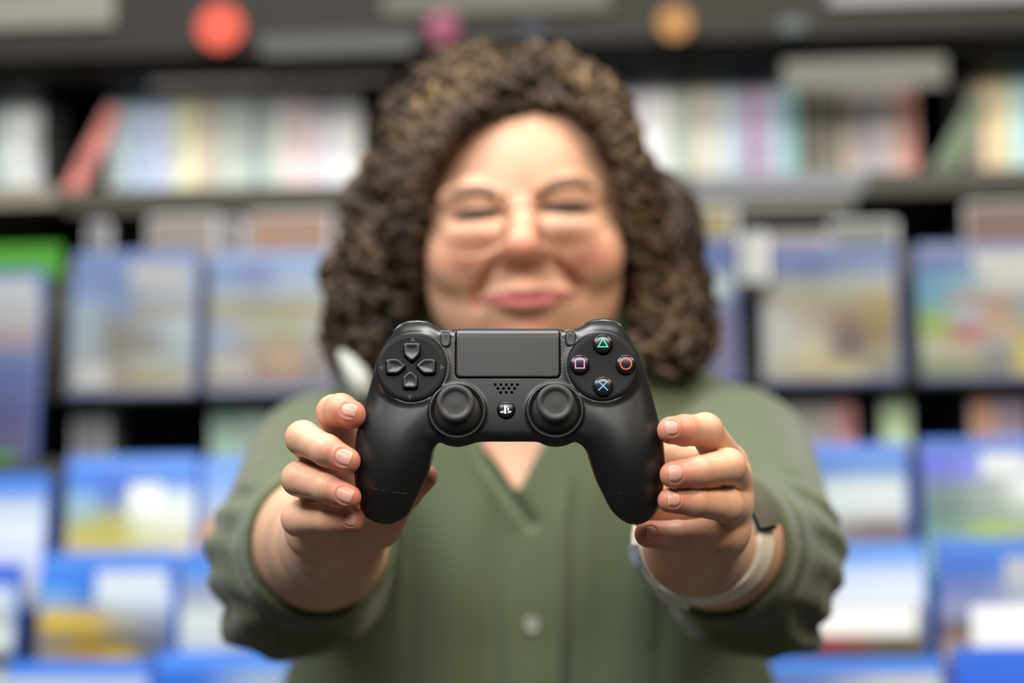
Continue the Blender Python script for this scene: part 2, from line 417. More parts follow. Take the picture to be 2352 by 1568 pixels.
# action buttons with their symbols
c = plates[1]
def ring(b, P, wdt, z, M):
    n = len(P); o = P; i_ = inset(P, wdt); V = [(p[0], p[1], z) for p in o]+[(p[0], p[1], z) for p in i_]+[(p[0], p[1], z-.25) for p in o]+[(p[0], p[1], z-.25) for p in i_]
    F = []
    for k in range(n):
        l = (k+1) % n; F += [(k, l, n+l, n+k), (2*n+k, 2*n+l, l, k), (n+k, n+l, 3*n+l, 3*n+k)]
    b.add(V, F, M)
sym = [('triangle', 1385.5, 791, '3fe0c0', (1385, 787)), ('square', 1332, 838, 'd088d8', (1331, 838)), ('circle', 1438, 838, 'ff5f4c', (1437.5, 836.5)), ('cross', 1385, 888, '6fa6f0', (1385, 886))]
for nm, px, py, colr, sp_ in sym:
    x, y = cx(px, 8)-c[0], (cy(py, 8)-c[1])/math.cos(TILT)
    M = fr(c[0], c[1], PLH) @ Matrix.Translation((x, y, -0.5))
    b = MB(); b.lathe([(5.5, -2), (5.35, 0.2), (5.2, 1.6), (4.95, 2.15), (4.5, 2.45), (3.6, 2.6), (2.0, 2.68), (0.0, 2.7)], M, 64)
    bo = b.build(nm+'_button', m_gloss, ctrl, angle=60)
    ms = mat('symbol_'+nm, lin(colr), 0.45, 0.3)
    s_ = MB(); z = 2.82; wd = 0.56
    M2 = M
    if nm == 'triangle': ring(s_, [(0, 3.1), (-3.0, -2.1), (3.0, -2.1)], wd, z, M2)
    elif nm == 'square': ring(s_, [(2.55, 2.55), (-2.55, 2.55), (-2.55, -2.55), (2.55, -2.55)], wd, z, M2)
    elif nm == 'circle': ring(s_, [(3.1*math.cos(a*math.pi/24), 3.1*math.sin(a*math.pi/24)) for a in range(48)], wd, z, M2)
    else:
        for a in (45, -45): s_.box((-3.5, -.29, z-.3), (3.5, .29, z+(0.004 if a > 0 else 0)), M2 @ Matrix.Rotation(math.radians(a), 4, 'Z'))
    s_.build('button_symbol', ms, bo, smooth=False)
# speaker holes
so = MB()
for row, (n0, y_) in enumerate([(5, 883.2), (4, 891.8), (3, 901)]):
    for k in range(n0):
        px = 1137.3+12.8*k+6.3*row; x, y = cx(px, 9), cy(y_, 9); h = face_h(x, y)
        so = MB(); so.lathe([(.78, -1.0), (.78, 0.0), (.60, 0.22), (0, 0.22)], fr(x, y, h), 16); so.build('speaker_hole', m_hole, ctrl)
# home button
x, y = cx(1162.5, 11), cy(941.5, 11); h = face_h(x, y)
b = MB(); b.lathe([(4.3, -1.5), (4.3, .25), (4.05, .75), (3.6, .95), (2, 1.05), (0, 1.08)], fr(x, y, h), 64); hb = b.build('home_button', m_gloss, ctrl, angle=60)
b = MB(); b.lathe([(4.75, -1.0), (4.75, .1), (4.5, .12)], fr(x, y, h), 48); b.build('button_gap', m_hole, hb)
m_em = mat('emblem_grey', 'cfdde2', 0.5, 0.3); em = MB(); K = 1/9.8*0.2269
def E(L_): return [((a-812)*K, -(b_-705)*K) for a, b_ in L_]
def cc(P):
    ar = sum(P[i-1][0]*P[i][1]-P[i][0]*P[i-1][1] for i in range(len(P))); return P if ar > 0 else P[::-1]
for poly in ([(766,612),(800,618),(840,632),(866,652),(880,680),(878,708),(866,722),(850,722),(840,716),(840,670),(836,656),(826,650),(814,652),(812,803),(768,794)],
             [(766,728),(720,737),(688,750),(678,764),(690,777),(715,783),(745,781),(766,776),(766,762),(745,767),(722,768),(712,763),(722,756),(745,748),(766,744)],
             [(840,740),(870,735),(905,737),(930,746),(932,756),(915,768),(880,781),(840,794),(840,776),(870,766),(892,758),(888,752),(868,752),(840,757)]):
    em.prism(cc(E(poly)), [(1.0, 0), (1.16, 0)], fr(x, y, h))
em.build('emblem', m_em, hb, smooth=False)
# thumbsticks
for i, (c, cp) in enumerate(zip(houses, ((1046, 925), (1276, 924)))):
    base = Vector((c[0], c[1], HSH)); top_h = HSH+7.5
    topc = Vector((cx(cp[0], top_h), cy(cp[1], top_h), top_h))
    ax = Vector((0, math.sin(TILT), math.cos(TILT)))
    low = base-ax*6; n_ = (topc-low).normalized()
    q = Vector((0, 0, 1)).rotation_difference(n_).to_matrix().to_4x4()
    capn = Vector((0, math.sin(TILT*0.9), math.cos(TILT*0.9))); qc = Vector((0, 0, 1)).rotation_difference(capn).to_matrix().to_4x4()
    st = MB(); st.lathe([(12.6, 0.5), (12.4, 3.0), (11.6, 5.2), (10.2, 7.0), (8.4, 8.4), (6.4, 9.3), (5.0, 9.8), (4.6, 11.5)], MS @ Matrix.Translation(low) @ q, 64)
    so_ = st.build('thumbstick', m_rub, ctrl, angle=70)
    cp_ = MB(); cp_.lathe([(4.0, -4.6), (7.4, -4.5), (9.0, -4.0), (9.8, -2.9), (10.05, -1.4), (9.7, -0.4), (9.0, 0.15), (8.2, 0.3), (7.4, 0.2), (6.7, -0.15), (6.1, -0.55), (5.6, -0.62), (3, -0.45), (0, -0.4)], MS @ Matrix.Translation(topc) @ qc, 72)
    cp_.build('stick_cap', m_rub, so_, angle=70)
# bumpers peeking over the shoulders
for pts in ([(905,757),(920,746),(938,740.5),(960,738.5),(980,741),(992,747),(1000,753)], [(1340,750),(1350,743.5),(1366,738),(1388,735.8),(1410,738.5),(1424,745),(1434,754)]):
    b = MB(); b.tube([(cx(x, -15), cy(y, -15)-1.7, -16) for x, y in pts], [1.8, 2.5, 2.8, 2.8, 2.8, 2.5, 1.8], 14, MS)
    b.tube([(cx(x, -15), cy(y, -15)-3.5, -19) for x, y in pts], [2, 3.5, 4, 4, 4, 3.5, 2], 14, MS)
    b.build('shoulder_button', m_gloss, ctrl)
# grip seams
m_seam = mat('seam_line', (0.004, 0.004, 0.004), 0.5)
for pts in ([(828,1112),(845,1118),(863,1123),(882,1127),(905,1131),(930,1134),(952,1133)], [(1385,1130),(1402,1134),(1425,1133),(1450,1129),(1470,1124),(1490,1118),(1508,1110)]):
    P = []
    for px, py in pts:
        x, y = cx(px, 12), cy(py, 12); P.append((x, y, face_h(x, y)+0.04))
    b = MB(); b.tube(P, 0.2, 6, MS); b.build('grip_seam', m_seam, ctrl)
# writing: moulded brand name and the words above the two small buttons
def word(txt, px, py, wmm, hgt, m, h=None, name='lettering', tilt=TILT, parent=None):
    cu = bpy.data.curves.new('t', 'FONT'); cu.body = txt; cu.align_x = 'CENTER'; cu.align_y = 'CENTER'; cu.size = 1; cu.extrude = 0.02
    o = bpy.data.objects.new('t', cu); COL.objects.link(o); dg = bpy.context.evaluated_depsgraph_get()
    me = bpy.data.meshes.new_from_object(o.evaluated_get(dg)); bpy.data.objects.remove(o)
    co = np.array([v.co[:] for v in me.vertices]); w_ = np.ptp(co[:, 0]); h_ = np.ptp(co[:, 1])
    x, y = cx(px, 8), cy(py, 8); hh = face_h(x, y) if h is None else h
    me.transform(fr(x, y, hh+.05, tilt) @ Matrix.Diagonal((wmm/w_, hgt/h_, 3, 1)))
    me.materials.clear(); me.materials.append(m); r = bpy.data.objects.new(name, me); COL.objects.link(r); r.parent = parent or ctrl
word('SONY', 1164, 1001, 13.0, 2.0, m_gloss, tilt=TILT-math.radians(25))
m_lt = mat('lettering_grey', '9aa0a0', 0.6)
word('SHARE', 1024, 759.5, 6.0, 0.9, m_lt, tilt=math.radians(55)); word('OPTIONS', 1312, 758.5, 7.0, 0.9, m_lt, tilt=math.radians(55))
# ================================================================== person
ROOT = Vector((0.02, 1.80, 0.0))
person = empty('person', ROOT)
tag(person, 'smiling person with curly brown hair in an olive green shirt, arms stretched forward', 'person')
def cam2w(V):
    """camera-aligned mm -> metres relative to the person's base"""
    R = np.array([[RM[i][j] for j in range(3)] for i in range(3)])
    return (np.asarray(V)*0.001)@R.T+np.array(CAM)[None]-np.array(ROOT)[None]
def pp(lst): return [pc(*p) for p in lst]
HANDS = {
 'A': dict(
  index=([(798,1040,1304),(767,946,1273),(783,941,1260),(807,952,1256)], [10,8.8,8.2,7.6]),
  middle=([(772,1085,1304),(696,1006,1264),(750,1034,1252),(797,1058,1249)], [10.5,8.9,8.1,7.0]),
  ring=([(765,1138,1304),(687,1099,1267),(748,1119,1254),(802,1141,1250)], [10,8.9,7.6,6.3]),
  pinky=([(752,1188,1305),(688,1190,1281),(750,1192,1267),(811,1194,1262)], [10,8.6,6.9,6.0]),
  thumb=([(862,1192,1320),(880,1172,1311),(928,1130,1302),(972,1094,1292)], [15,13.5,9.5,7.6]),
  palm=([(770,1235,1350),(775,1060,1309)], [22,13]), p2=([(770,1235,1350),(745,1130,1310)], [22,14]), p3=([(770,1235,1350),(722,1190,1310)], [22,13]),
  heel=([(723,1220,1310),(788,1248,1335)], [15.8,17]), thenar=([(775,1225,1340),(862,1192,1320)], [18,16]),
  arm=([(775,1238,1345),(768,1242,1385),(755,1248,1425),(738,1246,1480),(722,1230,1560)], [23,28,33.5,39.3,44])),
 'B': dict(
  index=([(1668,1062,1306),(1620,988,1269),(1572,988,1256),(1541,988,1251)], [10.5,8.9,7.9,7.2]),
  middle=([(1682,1098,1306),(1671,1071,1267),(1602,1083,1253),(1546,1090,1249)], [10.5,9.4,8.1,7.0]),
  ring=([(1684,1162,1306),(1667,1159,1271),(1595,1152,1256),(1538,1149,1252)], [10,9.2,7.4,6.3]),
  pinky=([(1668,1218,1313),(1632,1229,1295),(1556,1230,1286),(1488,1226,1283)], [10,8.4,7.2,6.3]),
  thumb=([(1540,1180,1322),(1500,1165,1310),(1462,1130,1301),(1436,1098,1292)], [15,13,9.5,7.6]),
  p4=([(1594,1250,1352),(1562,1125,1323),(1556,1052,1315),(1645,1062,1308)],[22,15,11.5,10]), palm=([(1594,1250,1352),(1668,1075,1309)], [22,12]), p2=([(1594,1250,1352),(1676,1140,1310)], [22,13]), p3=([(1594,1250,1352),(1664,1205,1312)], [22,12.5]),
  heel=([(1640,1236,1318),(1594,1268,1342)], [15,16.5]), thenar=([(1580,1245,1345),(1540,1190,1322)], [18,15]),
  arm=([(1594,1252,1350),(1610,1244,1385),(1626,1250,1425),(1645,1249,1480),(1660,1236,1560)], [24,29.5,34,38.3,43])),
}
FING = ('index', 'middle', 'ring', 'pinky', 'thumb')
def hand_fn(H):
    Q = {k: (pp(v[0]), v[1]) for k, v in H.items()}
    def f(P):
        g = None
        for k in ('palm', 'p2', 'p3', 'heel', 'thenar')+(('p4',) if 'p4' in Q else ()):
            d = chain(P, *Q[k]); g = d if g is None else smin(g, d, 9)
        g = smin(g, chain(P, *Q['arm'], k=10), 14)
        ff = None
        for k in FING:
            pts, rd = Q[k]; d = chain(P, pts, rd, 1.5)
            # joint swellings and skin folds across the back of the finger joints
            for ji, am in ((1, 0.5), (2, 0.45)):
                j = np.array(pts[ji], f32); d = smin(d, np.sqrt(((P-j)**2).sum(1))-(rd[ji]-0.1), 2)
            j = np.array(pts[2], f32); t = np.array(pts[3], f32)-j; t /= np.linalg.norm(t); a = (P-j)@t
            near = np.exp(-((P-j)**2).sum(1)/(rd[2]*1.5)**2)
            d = d+near*(0.32*np.exp(-((a-.6)/.45)**2)+0.22*np.exp(-((a+1.3)/.4)**2)+0.15*np.exp(-((a+2.9)/.4)**2))
            if ff is None: ff = d
            else: ff = smin(ff, d, 0.9)
        pk = chain(P, *Q['pinky'], k=1.5); g = smin(g, pk+0.6, 11)
        return smin(g, ff, 4.5)
    return f
def march(f, px, py, d0, d1, st=0.4):
    """first hit of the view ray on the surface f"""
    ds = np.arange(d0, d1, st); P = np.array([pc(px, py, d) for d in ds], f32); v = f(P)
    i = np.argmax(v < 0); 
    if v[i] >= 0: return None
    return P[i]
def grad(f, p):
    e = 0.3; g = np.array([(f(np.array([p+np.eye(3)[a]*e], f32))-f(np.array([p-np.eye(3)[a]*e], f32)))[0] for a in range(3)]); return g/np.linalg.norm(g)
SKIN = np.array(lin('dcb193')); PINK = np.array(lin('c46a58')); 
NAILS = {'A': [(801,940,1,.28,8.2,7.4),(789,1048,.93,.36,8.6,8.4),(791,1135,.93,.40,8.8,8.0),(803,1194,1,.1,6.0,6.2)],
         'B': [(1545,982,-1,.08,6.4,7.6),(1553,1086,-1,.03,7.0,9.0),(1549,1145,-1,.03,6.6,8.2),(1497,1222,-1,.0,5.6,6.4)]}
BV, BF, BC, BR = [], [], [], []; bn = 0
def addbody(V, F, C, R):
    global bn
    BV.append(np.asarray(V, np.float64)); BF.append(np.asarray(F)+bn); BC.append(np.asarray(C)); BR.append(np.asarray(R)); bn += len(V)
def vnoise(P, s, seed=0):
    """cheap smooth pseudo-noise in -1..1"""
    r = np.random.RandomState(seed); o = 0
    for k in range(6):
        d = r.normal(size=3); d /= np.linalg.norm(d); o = o+np.sin(P@d/s*(1+.35*k)+r.uniform(0, 6.28))
    return o/6
for hk, H in HANDS.items():
    f = hand_fn(H)
    allp = np.array([p for k, v in H.items() for p in pp(v[0])]); lo = allp.min(0)-47; hi = allp.max(0)+47
    lo = np.maximum(lo, [-1e9, -1e9, -1560]); hi[2] = -1228
    V, F, G = sdf_mesh(f, lo, hi, 0.75)
    C = np.tile(SKIN, (len(V), 1)); red = np.zeros(len(V))
    for k in FING:
        t = np.array(pp(H[k][0])[3]); red = np.maximum(red, np.exp(-((V-t)**2).sum(1)/13**2))
        for j in (1, 2):
            t = np.array(pp(H[k][0])[j]); red = np.maximum(red, .38*np.exp(-((V-t)**2).sum(1)/9**2))
    red = np.clip(red*0.85+0.13*vnoise(V, 7, 3)+.06, 0, 1)
    C = C*(1-red[:, None])+PINK*red[:, None]
    hv = len(BV); V = V.astype(np.float64); addbody(V, F, C, np.full(len(V), 0.40))
    for px, py, dx, dy, ln_, wd_ in NAILS[hk]:
        p0 = march(f, px, py, 1225, 1320)
        if p0 is None: continue
        n = grad(f, p0); d = np.array([dx, -dy, 0.0]); d -= n*(d@n); d /= np.linalg.norm(d); s_ = np.cross(n, d)
        q = V-p0; qa = (q@d)/(ln_/2); qb = (q@s_)/(wd_/2); qn = q@n; rr_ = (np.abs(qa)**2.6+np.abs(qb)**2.4)**(1/2.5)
        m_ = (np.abs(qn) < 5)*(1-sst(.55, .95, qa))
        dd = (0.42*np.exp(-((rr_-1.27)/.17)**2)-0.34*np.exp(-((rr_-1.03)/.11)**2)-0.25*(rr_ < .95))*m_
        V += G*dd[:, None]; BV[hv] = V
        nu, nv = 15, 13; VV = []; CC_ = []
        for i in range(nu):
            for j in range(nv):
                a = -1+2*i/(nu-1); b = -1+2*j/(nv-1)
                # footprint: rounded cuticle end, nearly straight free edge
                wv = (1-abs(min(a, 0))**2.6*0.62)*(1-max(a, 0)**6*0.12)
                q = p0+d*(a*ln_/2+0.5*abs(b)**2*(-1 if a > 0 else 1)*.6)+s_*(b*wd_/2*wv)+n*3
                q = np.array(q, f32)
                for _ in range(14):
                    v = f(q[None])[0]; q = q-n.astype(f32)*v*0.9
                    if abs(v) < .02: break
                edge = max(abs(a), abs(b)); lift = 0.42-0.75*max(0, (edge-.86)/.14)**1.5
                if a > .8 and abs(b) < .93: lift = 0.45
                VV.append(q+n*lift); tipc = .8*sst(.84, .93, np.array([a]))[0]
                CC_.append(np.array(lin('d6a092'))*(1-tipc)+np.array(lin('e8cfc2'))*tipc)
        FF = [(i*nv+j, (i+1)*nv+j, (i+1)*nv+j+1, i*nv+j+1) for i in range(nu-1) for j in range(nv-1)]
        # a thin free edge closes the nail towards the fingertip
        m0 = len(VV)
        for j in range(nv): VV.append(VV[(nu-1)*nv+j]-n*1.1-d*.2); CC_.append(np.array(lin('d9a79a')))
        FF += [((nu-1)*nv+j, m0+j, m0+j+1, (nu-1)*nv+j+1) for j in range(nv-1)]
        nn = np.cross(np.array(VV[nv])-np.array(VV[0]), np.array(VV[1])-np.array(VV[0]))
        if nn@n < 0: FF = [q[::-1] for q in FF]
        addbody(VV, FF, CC_, np.full(len(VV), 0.16))

# ---- head, neck and upper chest ----
def head_base(P):
    f = ell(P, pc(1212, 440, 1836), (78, 98, 92))
    f = smin(f, ell(P, pc(1205, 560, 1803), (75.5, 84, 58)), 12)
    f = smin(f, ell(P, pc(1205, 690, 1800), (68, 52, 50)), 16)
    for c in ((1082, 588, 1774), (1336, 578, 1774)): f = smin(f, ell(P, pc(*c), (27, 24, 25)), 16)
    f = smin(f, cone(P, pc(1207, 772, 1775), pc(1207, 776, 1776), 21, 21), 16)
    f = smin(f, ell(P, pc(1207, 840, 1815), (60, 34, 50)), 16)
    f = smin(f, ell(P, pc(1205, 672, 1764), (35, 26, 20)), 12)                     # muzzle
    for a, b in (((1030, 455, 1766), (1080, 445, 1757)), ((1080, 445, 1757), (1150, 462, 1755)), ((1240, 456, 1755), (1300, 432, 1757)), ((1300, 432, 1757), (1360, 440, 1766))):
        f = smin(f, cone(P, pc(*a), pc(*b), 7, 7), 9)                            # brow ridge
    for c in ((1104, 490, 1728), (1294, 478, 1728)): f = smax(f, -ell(P, pc(*c), (23, 11, 17)), 10)
    for c in ((1153, 482, 1741), (1243, 472, 1741)): f = smax(f, -ell(P, pc(*c), (8, 9, 12)), 6)
    for c in ((1102, 486, 1763), (1295, 474, 1763)): f = smin(f, ell(P, pc(*c), (15.5, 11.5, 15)), 4)
    for c in ((1096, 540, 1752), (1298, 527, 1752)): f = smin(f, ell(P, pc(*c), (22, 8, 10)), 12)   # lower lid pads
    for a, b in (((1058, 497, 1745), (1152, 490, 1748)), ((1240, 483, 1748), (1348, 476, 1745))):
        f = smax(f, -cone(P, pc(*a), pc(*b), 1.8, 1.8), 3)
    f = smin(f, cone(P, pc(1198, 470, 1754), pc(1198, 562, 1727), 7.5, 12), 9)     # nose
    for c in ((1164, 586, 1741), (1234, 583, 1741)): f = smin(f, ell(P, pc(*c), (8, 7, 9)), 5)
    f = smin(f, ell(P, pc(1199, 596, 1735), (6, 5, 8)), 4)
    for c in ((1180, 606, 1729), (1219, 604, 1729)): f = smax(f, -ell(P, pc(*c), (4.6, 3.4, 6)), 2)
    return f
def march(f, px, py, d0, d1, st=0.4):
    ds = np.arange(d0, d1, st); P = np.array([pc(px, py, d) for d in ds], f32); v = f(P)
    i = np.argmax(v < 0)
    return P[i] if v[i] < 0 else None
def onsurf(L_, off):
    return [tuple(march(head_base, x, y, 1690, 1850)+np.array([0, 0, off])) for x, y in L_]
FOLDS = [onsurf([(1150, 585), (1126, 618), (1106, 650), (1096, 680), (1094, 702)], 0.5), onsurf([(1248, 580), (1284, 608), (1312, 632), (1328, 656), (1326, 680)], 0.5)]
CHEEK = [onsurf([(1072, 606)], -17)[0], onsurf([(1345, 594)], -17)[0]]
def head_f(P):
    f = head_base(P)
    for c in CHEEK: f = smin(f, ell(P, c, (24, 20, 21)), 12)
    for L_ in FOLDS:
        for dz, k in ((0, .62), (-4, .5), (-8, .38)):
            f = smax(f, -chain(P, [(q[0], q[1], q[2]+dz*(.35, .7, 1, 1, .8)[i]) for i, q in enumerate(L_)], [3.0*k, 5.0*k, 7.8*k, 9.5*k, 7.5*k]), 3)
    up_ = pp([(1108, 683, 1751), (1155, 671, 1743), (1192, 666, 1740), (1206, 669, 1740), (1222, 664, 1740), (1262, 664, 1743), (1318, 669, 1751)])
    lo_ = pp([(1122, 688, 1750), (1162, 697, 1743), (1207, 700, 1740), (1255, 693, 1743), (1302, 677, 1750)])
    f = smin(f, chain(P, up_, [2, 2.6, 3, 2.8, 3, 2.6, 2]), 3); f = smin(f, chain(P, lo_, [2, 3.6, 4.2, 3.6, 2]), 3)
    gr = pp([(1102, 688, 1746), (1150, 682, 1740), (1207, 684, 1736), (1262, 678, 1740), (1324, 672, 1746)])
    f = smax(f, -chain(P, gr, [2.2, 1.3, 1.2, 1.3, 2.2]), 2)
    f = smax(f, -ell(P, pc(1207, 735, 1742), (24, 4.5, 6)), 8)
    f = smin(f, cone(P, pc(1200, 780, 1850), pc(1200, 1000, 1850), 56, 60), 18)
    f = smin(f, ell(P, pc(1200, 1230, 1852), (150, 105, 98)), 40)
    return f
V, F, G = sdf_mesh(head_f, (-140, -215, -1960), (150, 210, -1705), 1.9)
hx, hy = topx(V); front = -V[:, 2] < 1790
def blob(x, y, rx, ry): return np.exp(-((hx-x)/rx)**2-((hy-y)/ry)**2)*front
red = .75*blob(1070, 590, 85, 45)+.75*blob(1340, 585, 80, 48)+.8*blob(1198, 565, 45, 38)+.22+.35*blob(1205, 420, 25, 40)+.4*blob(1205, 745, 70, 25)
red = np.clip(red, 0, 1)[:, None]*.62
C = SKIN*(1-red)+PINK*red
cxm = (hx-1210)/108; lipc = 676-10*(hx-1210)/200
lip = np.clip(1.25-(np.abs(hy-(lipc+10-4*cxm*cxm))/ (19-14*cxm*cxm+1e-3)), 0, .5)*2*(np.abs(cxm) < 1)*front
lip = np.clip(lip, 0, 1)[:, None]; C = C*(1-lip)+np.array(lin('b8666a'))*lip
eye = (blob(1104, 491, 50, 8)+blob(1295, 478, 50, 8))[:, None]; eye = np.clip(eye*.9, 0, .8); C = C*(1-eye)+np.array(lin('5c3a30'))*eye
addbody(V, F, C, np.full(len(V), 0.43))
for P_ in range(len(BF)): pass
m_skin = mat('skin', 'd3a285', 0.42, 0.32, sss=0.25, vcol='Col', rattr='Gloss', bump=(900, 0.3, 0.0003))
V = np.concatenate(BV); F = np.concatenate(BF)
body = newmesh('body', cam2w(V), F, m_skin, person); setcol(body.data, np.concatenate(BC))
ga = body.data.attributes.new('Gloss', 'FLOAT', 'POINT'); ga.data.foreach_set('value', np.concatenate(BR).astype(f32))

def dens(pts, k=4):
    n = len(pts); x = np.linspace(0, n-1, (n-1)*k+1); C_ = catmull([pts[0]]+list(pts)+[pts[-1]], k); return [tuple(c) for c in C_[k:k+(n-1)*k+1]]
# ---- brows and lashes ----
def onface(px, py, lift=0.5, f=head_f, d0=1700, d1=1900):
    p = march(f, px, py, d0, d1, .5)
    return None if p is None else p+grad(f, p)*lift
m_brow = mat('brow_hair', '5c4030', 0.7)
for pts in ([(1012,458),(1040,443),(1075,436),(1110,437),(1146,450)], [(1236,447),(1266,428),(1300,417),(1335,418),(1368,436)]):
    P = [onface(x, y, -1.4) for x, y in dens(pts)]; b = MB()
    tt = np.linspace(0, 1, len(P)); b.tube(cam2w(P), list(np.interp(tt, [0, .25, .6, .9, 1], [.0012, .0034, .0044, .0044, .0016] if pts[0][0] < 1100 else [.0016, .0046, .0044, .0034, .0012])), 8); b.build('eyebrow', m_brow, person)
m_lash = mat('lash_hair', '150c0a', 0.6)
for pts in ([(1042,506),(1070,495),(1100,490),(1130,489),(1154,489)], [(1240,482),(1268,478),(1298,475),(1328,476),(1362,482)]):
    P = [onface(x, y, .4) for x, y in dens(pts)]; b = MB()
    tt = np.linspace(0, 1, len(P)); b.tube(cam2w(P), list((.0010)+.0034*np.sin(math.pi*tt)**.6), 6); b.build('eyelashes', m_lash, person)

# ---- hair: a dark inner volume and many curled locks ----
OUTH = [(112,1110,1195),(142,1010,1310),(180,950,1385),(250,900,1432),(350,855,1478),(450,806,1540),(550,780,1592),(650,760,1622),(750,742,1640),(820,762,1632),(885,850,1560)]
def outh(y):
    for i in range(len(OUTH)-1):
        a, b = OUTH[i], OUTH[i+1]
        if a[0] <= y <= b[0]:
            t = (y-a[0])/(b[0]-a[0]); return a[1]+(b[1]-a[1])*t, a[2]+(b[2]-a[2])*t
    return OUTH[-1][1:] if y > 400 else OUTH[0][1:]
FACE = [(1300,262),(1230,256),(1165,266),(1105,300),(1050,350),(1012,410),(985,470),(968,560),(962,650),(985,745),(1040,840),(1380,840),(1425,745),(1448,650),(1445,560),(1430,470),(1402,380),(1370,305),(1340,272)]
FP = np.array(FACE, float)
def inface(px, py):
    s = False
    for i in range(len(FACE)):
        a, b = FACE[i-1], FACE[i]
        if (a[1] > py) != (b[1] > py) and px < (b[0]-a[0])*(py-a[1])/(b[1]-a[1])+a[0]: s = not s
    return s
DC = 1848.0
def hullpt(phi, y, k=1.0):
    """point on the hair hull; phi 0 faces the viewer"""
    L_, R_ = outh(y); cxp = (L_+R_)/2; hw = (R_-L_)/2*DC/FPX*k
    t = min(1, max(0, (y-100)/280)); dz = (40+58*t**.6)*k
    x0 = (cxp-1176)*DC/FPX; y0 = (784-y)*DC/FPX
    return np.array([x0+hw*math.sin(phi), y0, -DC+dz*math.cos(phi)])
def hairin_f(P):
    f = ell(P, pc(1190, 400, 1862), (97, 92, 82))
    f = smin(f, ell(P, pc(1215, 250, 1860), (60, 40, 60)), 30)
    for c, r in (((880, 600, 1862), (33, 66, 48)), ((1530, 600, 1862), (31, 66, 48)), ((868, 740, 1860), (36, 36, 42)), ((1530, 730, 1860), (34, 40, 42))): f = smin(f, ell(P, pc(*c), r), 25)
    f = smin(f, ell(P, pc(1200, 640, 1900), (120, 80, 45)), 25)
    q = P.copy(); f = f+5*vnoise(q, 9, 5)+3*vnoise(q, 4.5, 6)
    cut = smin(ell(P, pc(1208, 545, 1790), (74, 92, 72)), ell(P, pc(1200, 800, 1800), (62, 60, 60)), 10)
    return smax(f, -cut, 6)
HVv, HFf, HG = sdf_mesh(hairin_f, (-165, -45, -1965), (170, 215, -1765), 3.2, 1)
HVs = [cam2w(HVv)]; HFs = [HFf]; HCs = [np.tile(lin('31241b'), (len(HVv), 1))]; hn = len(HVv)
hr = np.random.RandomState(11)
def curl(path, hel, pitch, rad, seg=6):
    """a lock winding round path (mm)"""
    global hn
    path = np.array(path); d = np.sqrt((np.diff(path, axis=0)**2).sum(1)); L_ = np.concatenate([[0], np.cumsum(d)])
    n = max(8, int(L_[-1]/pitch*9)); s = np.linspace(0, L_[-1], n)
    C_ = np.stack([np.interp(s, L_, path[:, k]) for k in range(3)], 1)
    T = np.gradient(C_, axis=0); T /= np.linalg.norm(T, axis=1)[:, None]+1e-9
    A = np.cross(T, [0.2, 0.1, 1.0]); A /= np.linalg.norm(A, axis=1)[:, None]+1e-9; B_ = np.cross(T, A)
    C_ = C_+np.stack([hel*.55*np.sin(s/hr.uniform(9, 22)+hr.uniform(0, 6)) for _ in range(3)], 1)
    ph = hr.uniform(0, 6.28)+s/pitch*6.28*(1 if hr.rand() > .5 else -1)
    env = hel*(.55+.45*np.sin(np.linspace(.3, 2.8, n)))
    C_ = C_+A*(np.cos(ph)*env)[:, None]+B_*(np.sin(ph)*env)[:, None]
    T = np.gradient(C_, axis=0); T /= np.linalg.norm(T, axis=1)[:, None]+1e-9
    A = np.cross(T, [0.3, 0.2, 1.0]); A /= np.linalg.norm(A, axis=1)[:, None]+1e-9; B_ = np.cross(T, A)
    rr = rad*np.sin(np.linspace(.35, 2.95, n))**.5
    an = np.arange(seg)*2*math.pi/seg
    V = C_[:, None, :]+rr[:, None, None]*(np.cos(an)[None, :, None]*A[:, None, :]*1.5+np.sin(an)[None, :, None]*B_[:, None, :]*.8)
    V = V.reshape(-1, 3); i, k = np.meshgrid(np.arange(n-1), np.arange(seg), indexing='ij'); i = i.ravel(); k = k.ravel(); l = (k+1) % seg
    Fq = np.stack([i*seg+k, i*seg+l, (i+1)*seg+l, (i+1)*seg+k], 1)
    ci = 1.75+2.0*float(vnoise(C_[len(C_)//2][None], 34, 31)[0])+hr.uniform(-1.1, 1.1); base = np.array(lin(('281c12', '3a2b1d', '4f3d2a', '685339', '7e6849')[int(min(4, max(0, ci)))]))*hr.uniform(.85, 1.15)
    HVs.append(cam2w(V)); HFs.append(Fq+hn); HCs.append(np.tile(base, (len(V), 1))); hn += len(V)
for k in range(1300):
    phi = hr.uniform(-2.0, 2.0) if k < 1120 else hr.uniform(2.0, 4.3)
    y = 112+hr.rand()**1.0*760; ln_ = hr.uniform(110, 230); kk = hr.uniform(.80, .985)
    pth = []; dphi = hr.uniform(-.25, .25)
    for q in range(9):
        yy = y+ln_*q/8
        if yy > 885: break
        ph = phi+dphi*q/8+.08*math.sin(q*1.1+k)
        p = hullpt(ph, yy, kk)
        D_ = -p[2]; fx, fy = 1176+p[0]*FPX/D_, 784-p[1]*FPX/D_
        if D_ < 1845 and (inface(fx, fy) or inface(fx+26, fy) or inface(fx-26, fy) or inface(fx, fy+34)): break
        pth.append(p)
    if len(pth) >= 3: curl(pth, hr.uniform(3, 8.5), hr.uniform(11, 26), hr.uniform(1.4, 3.0))
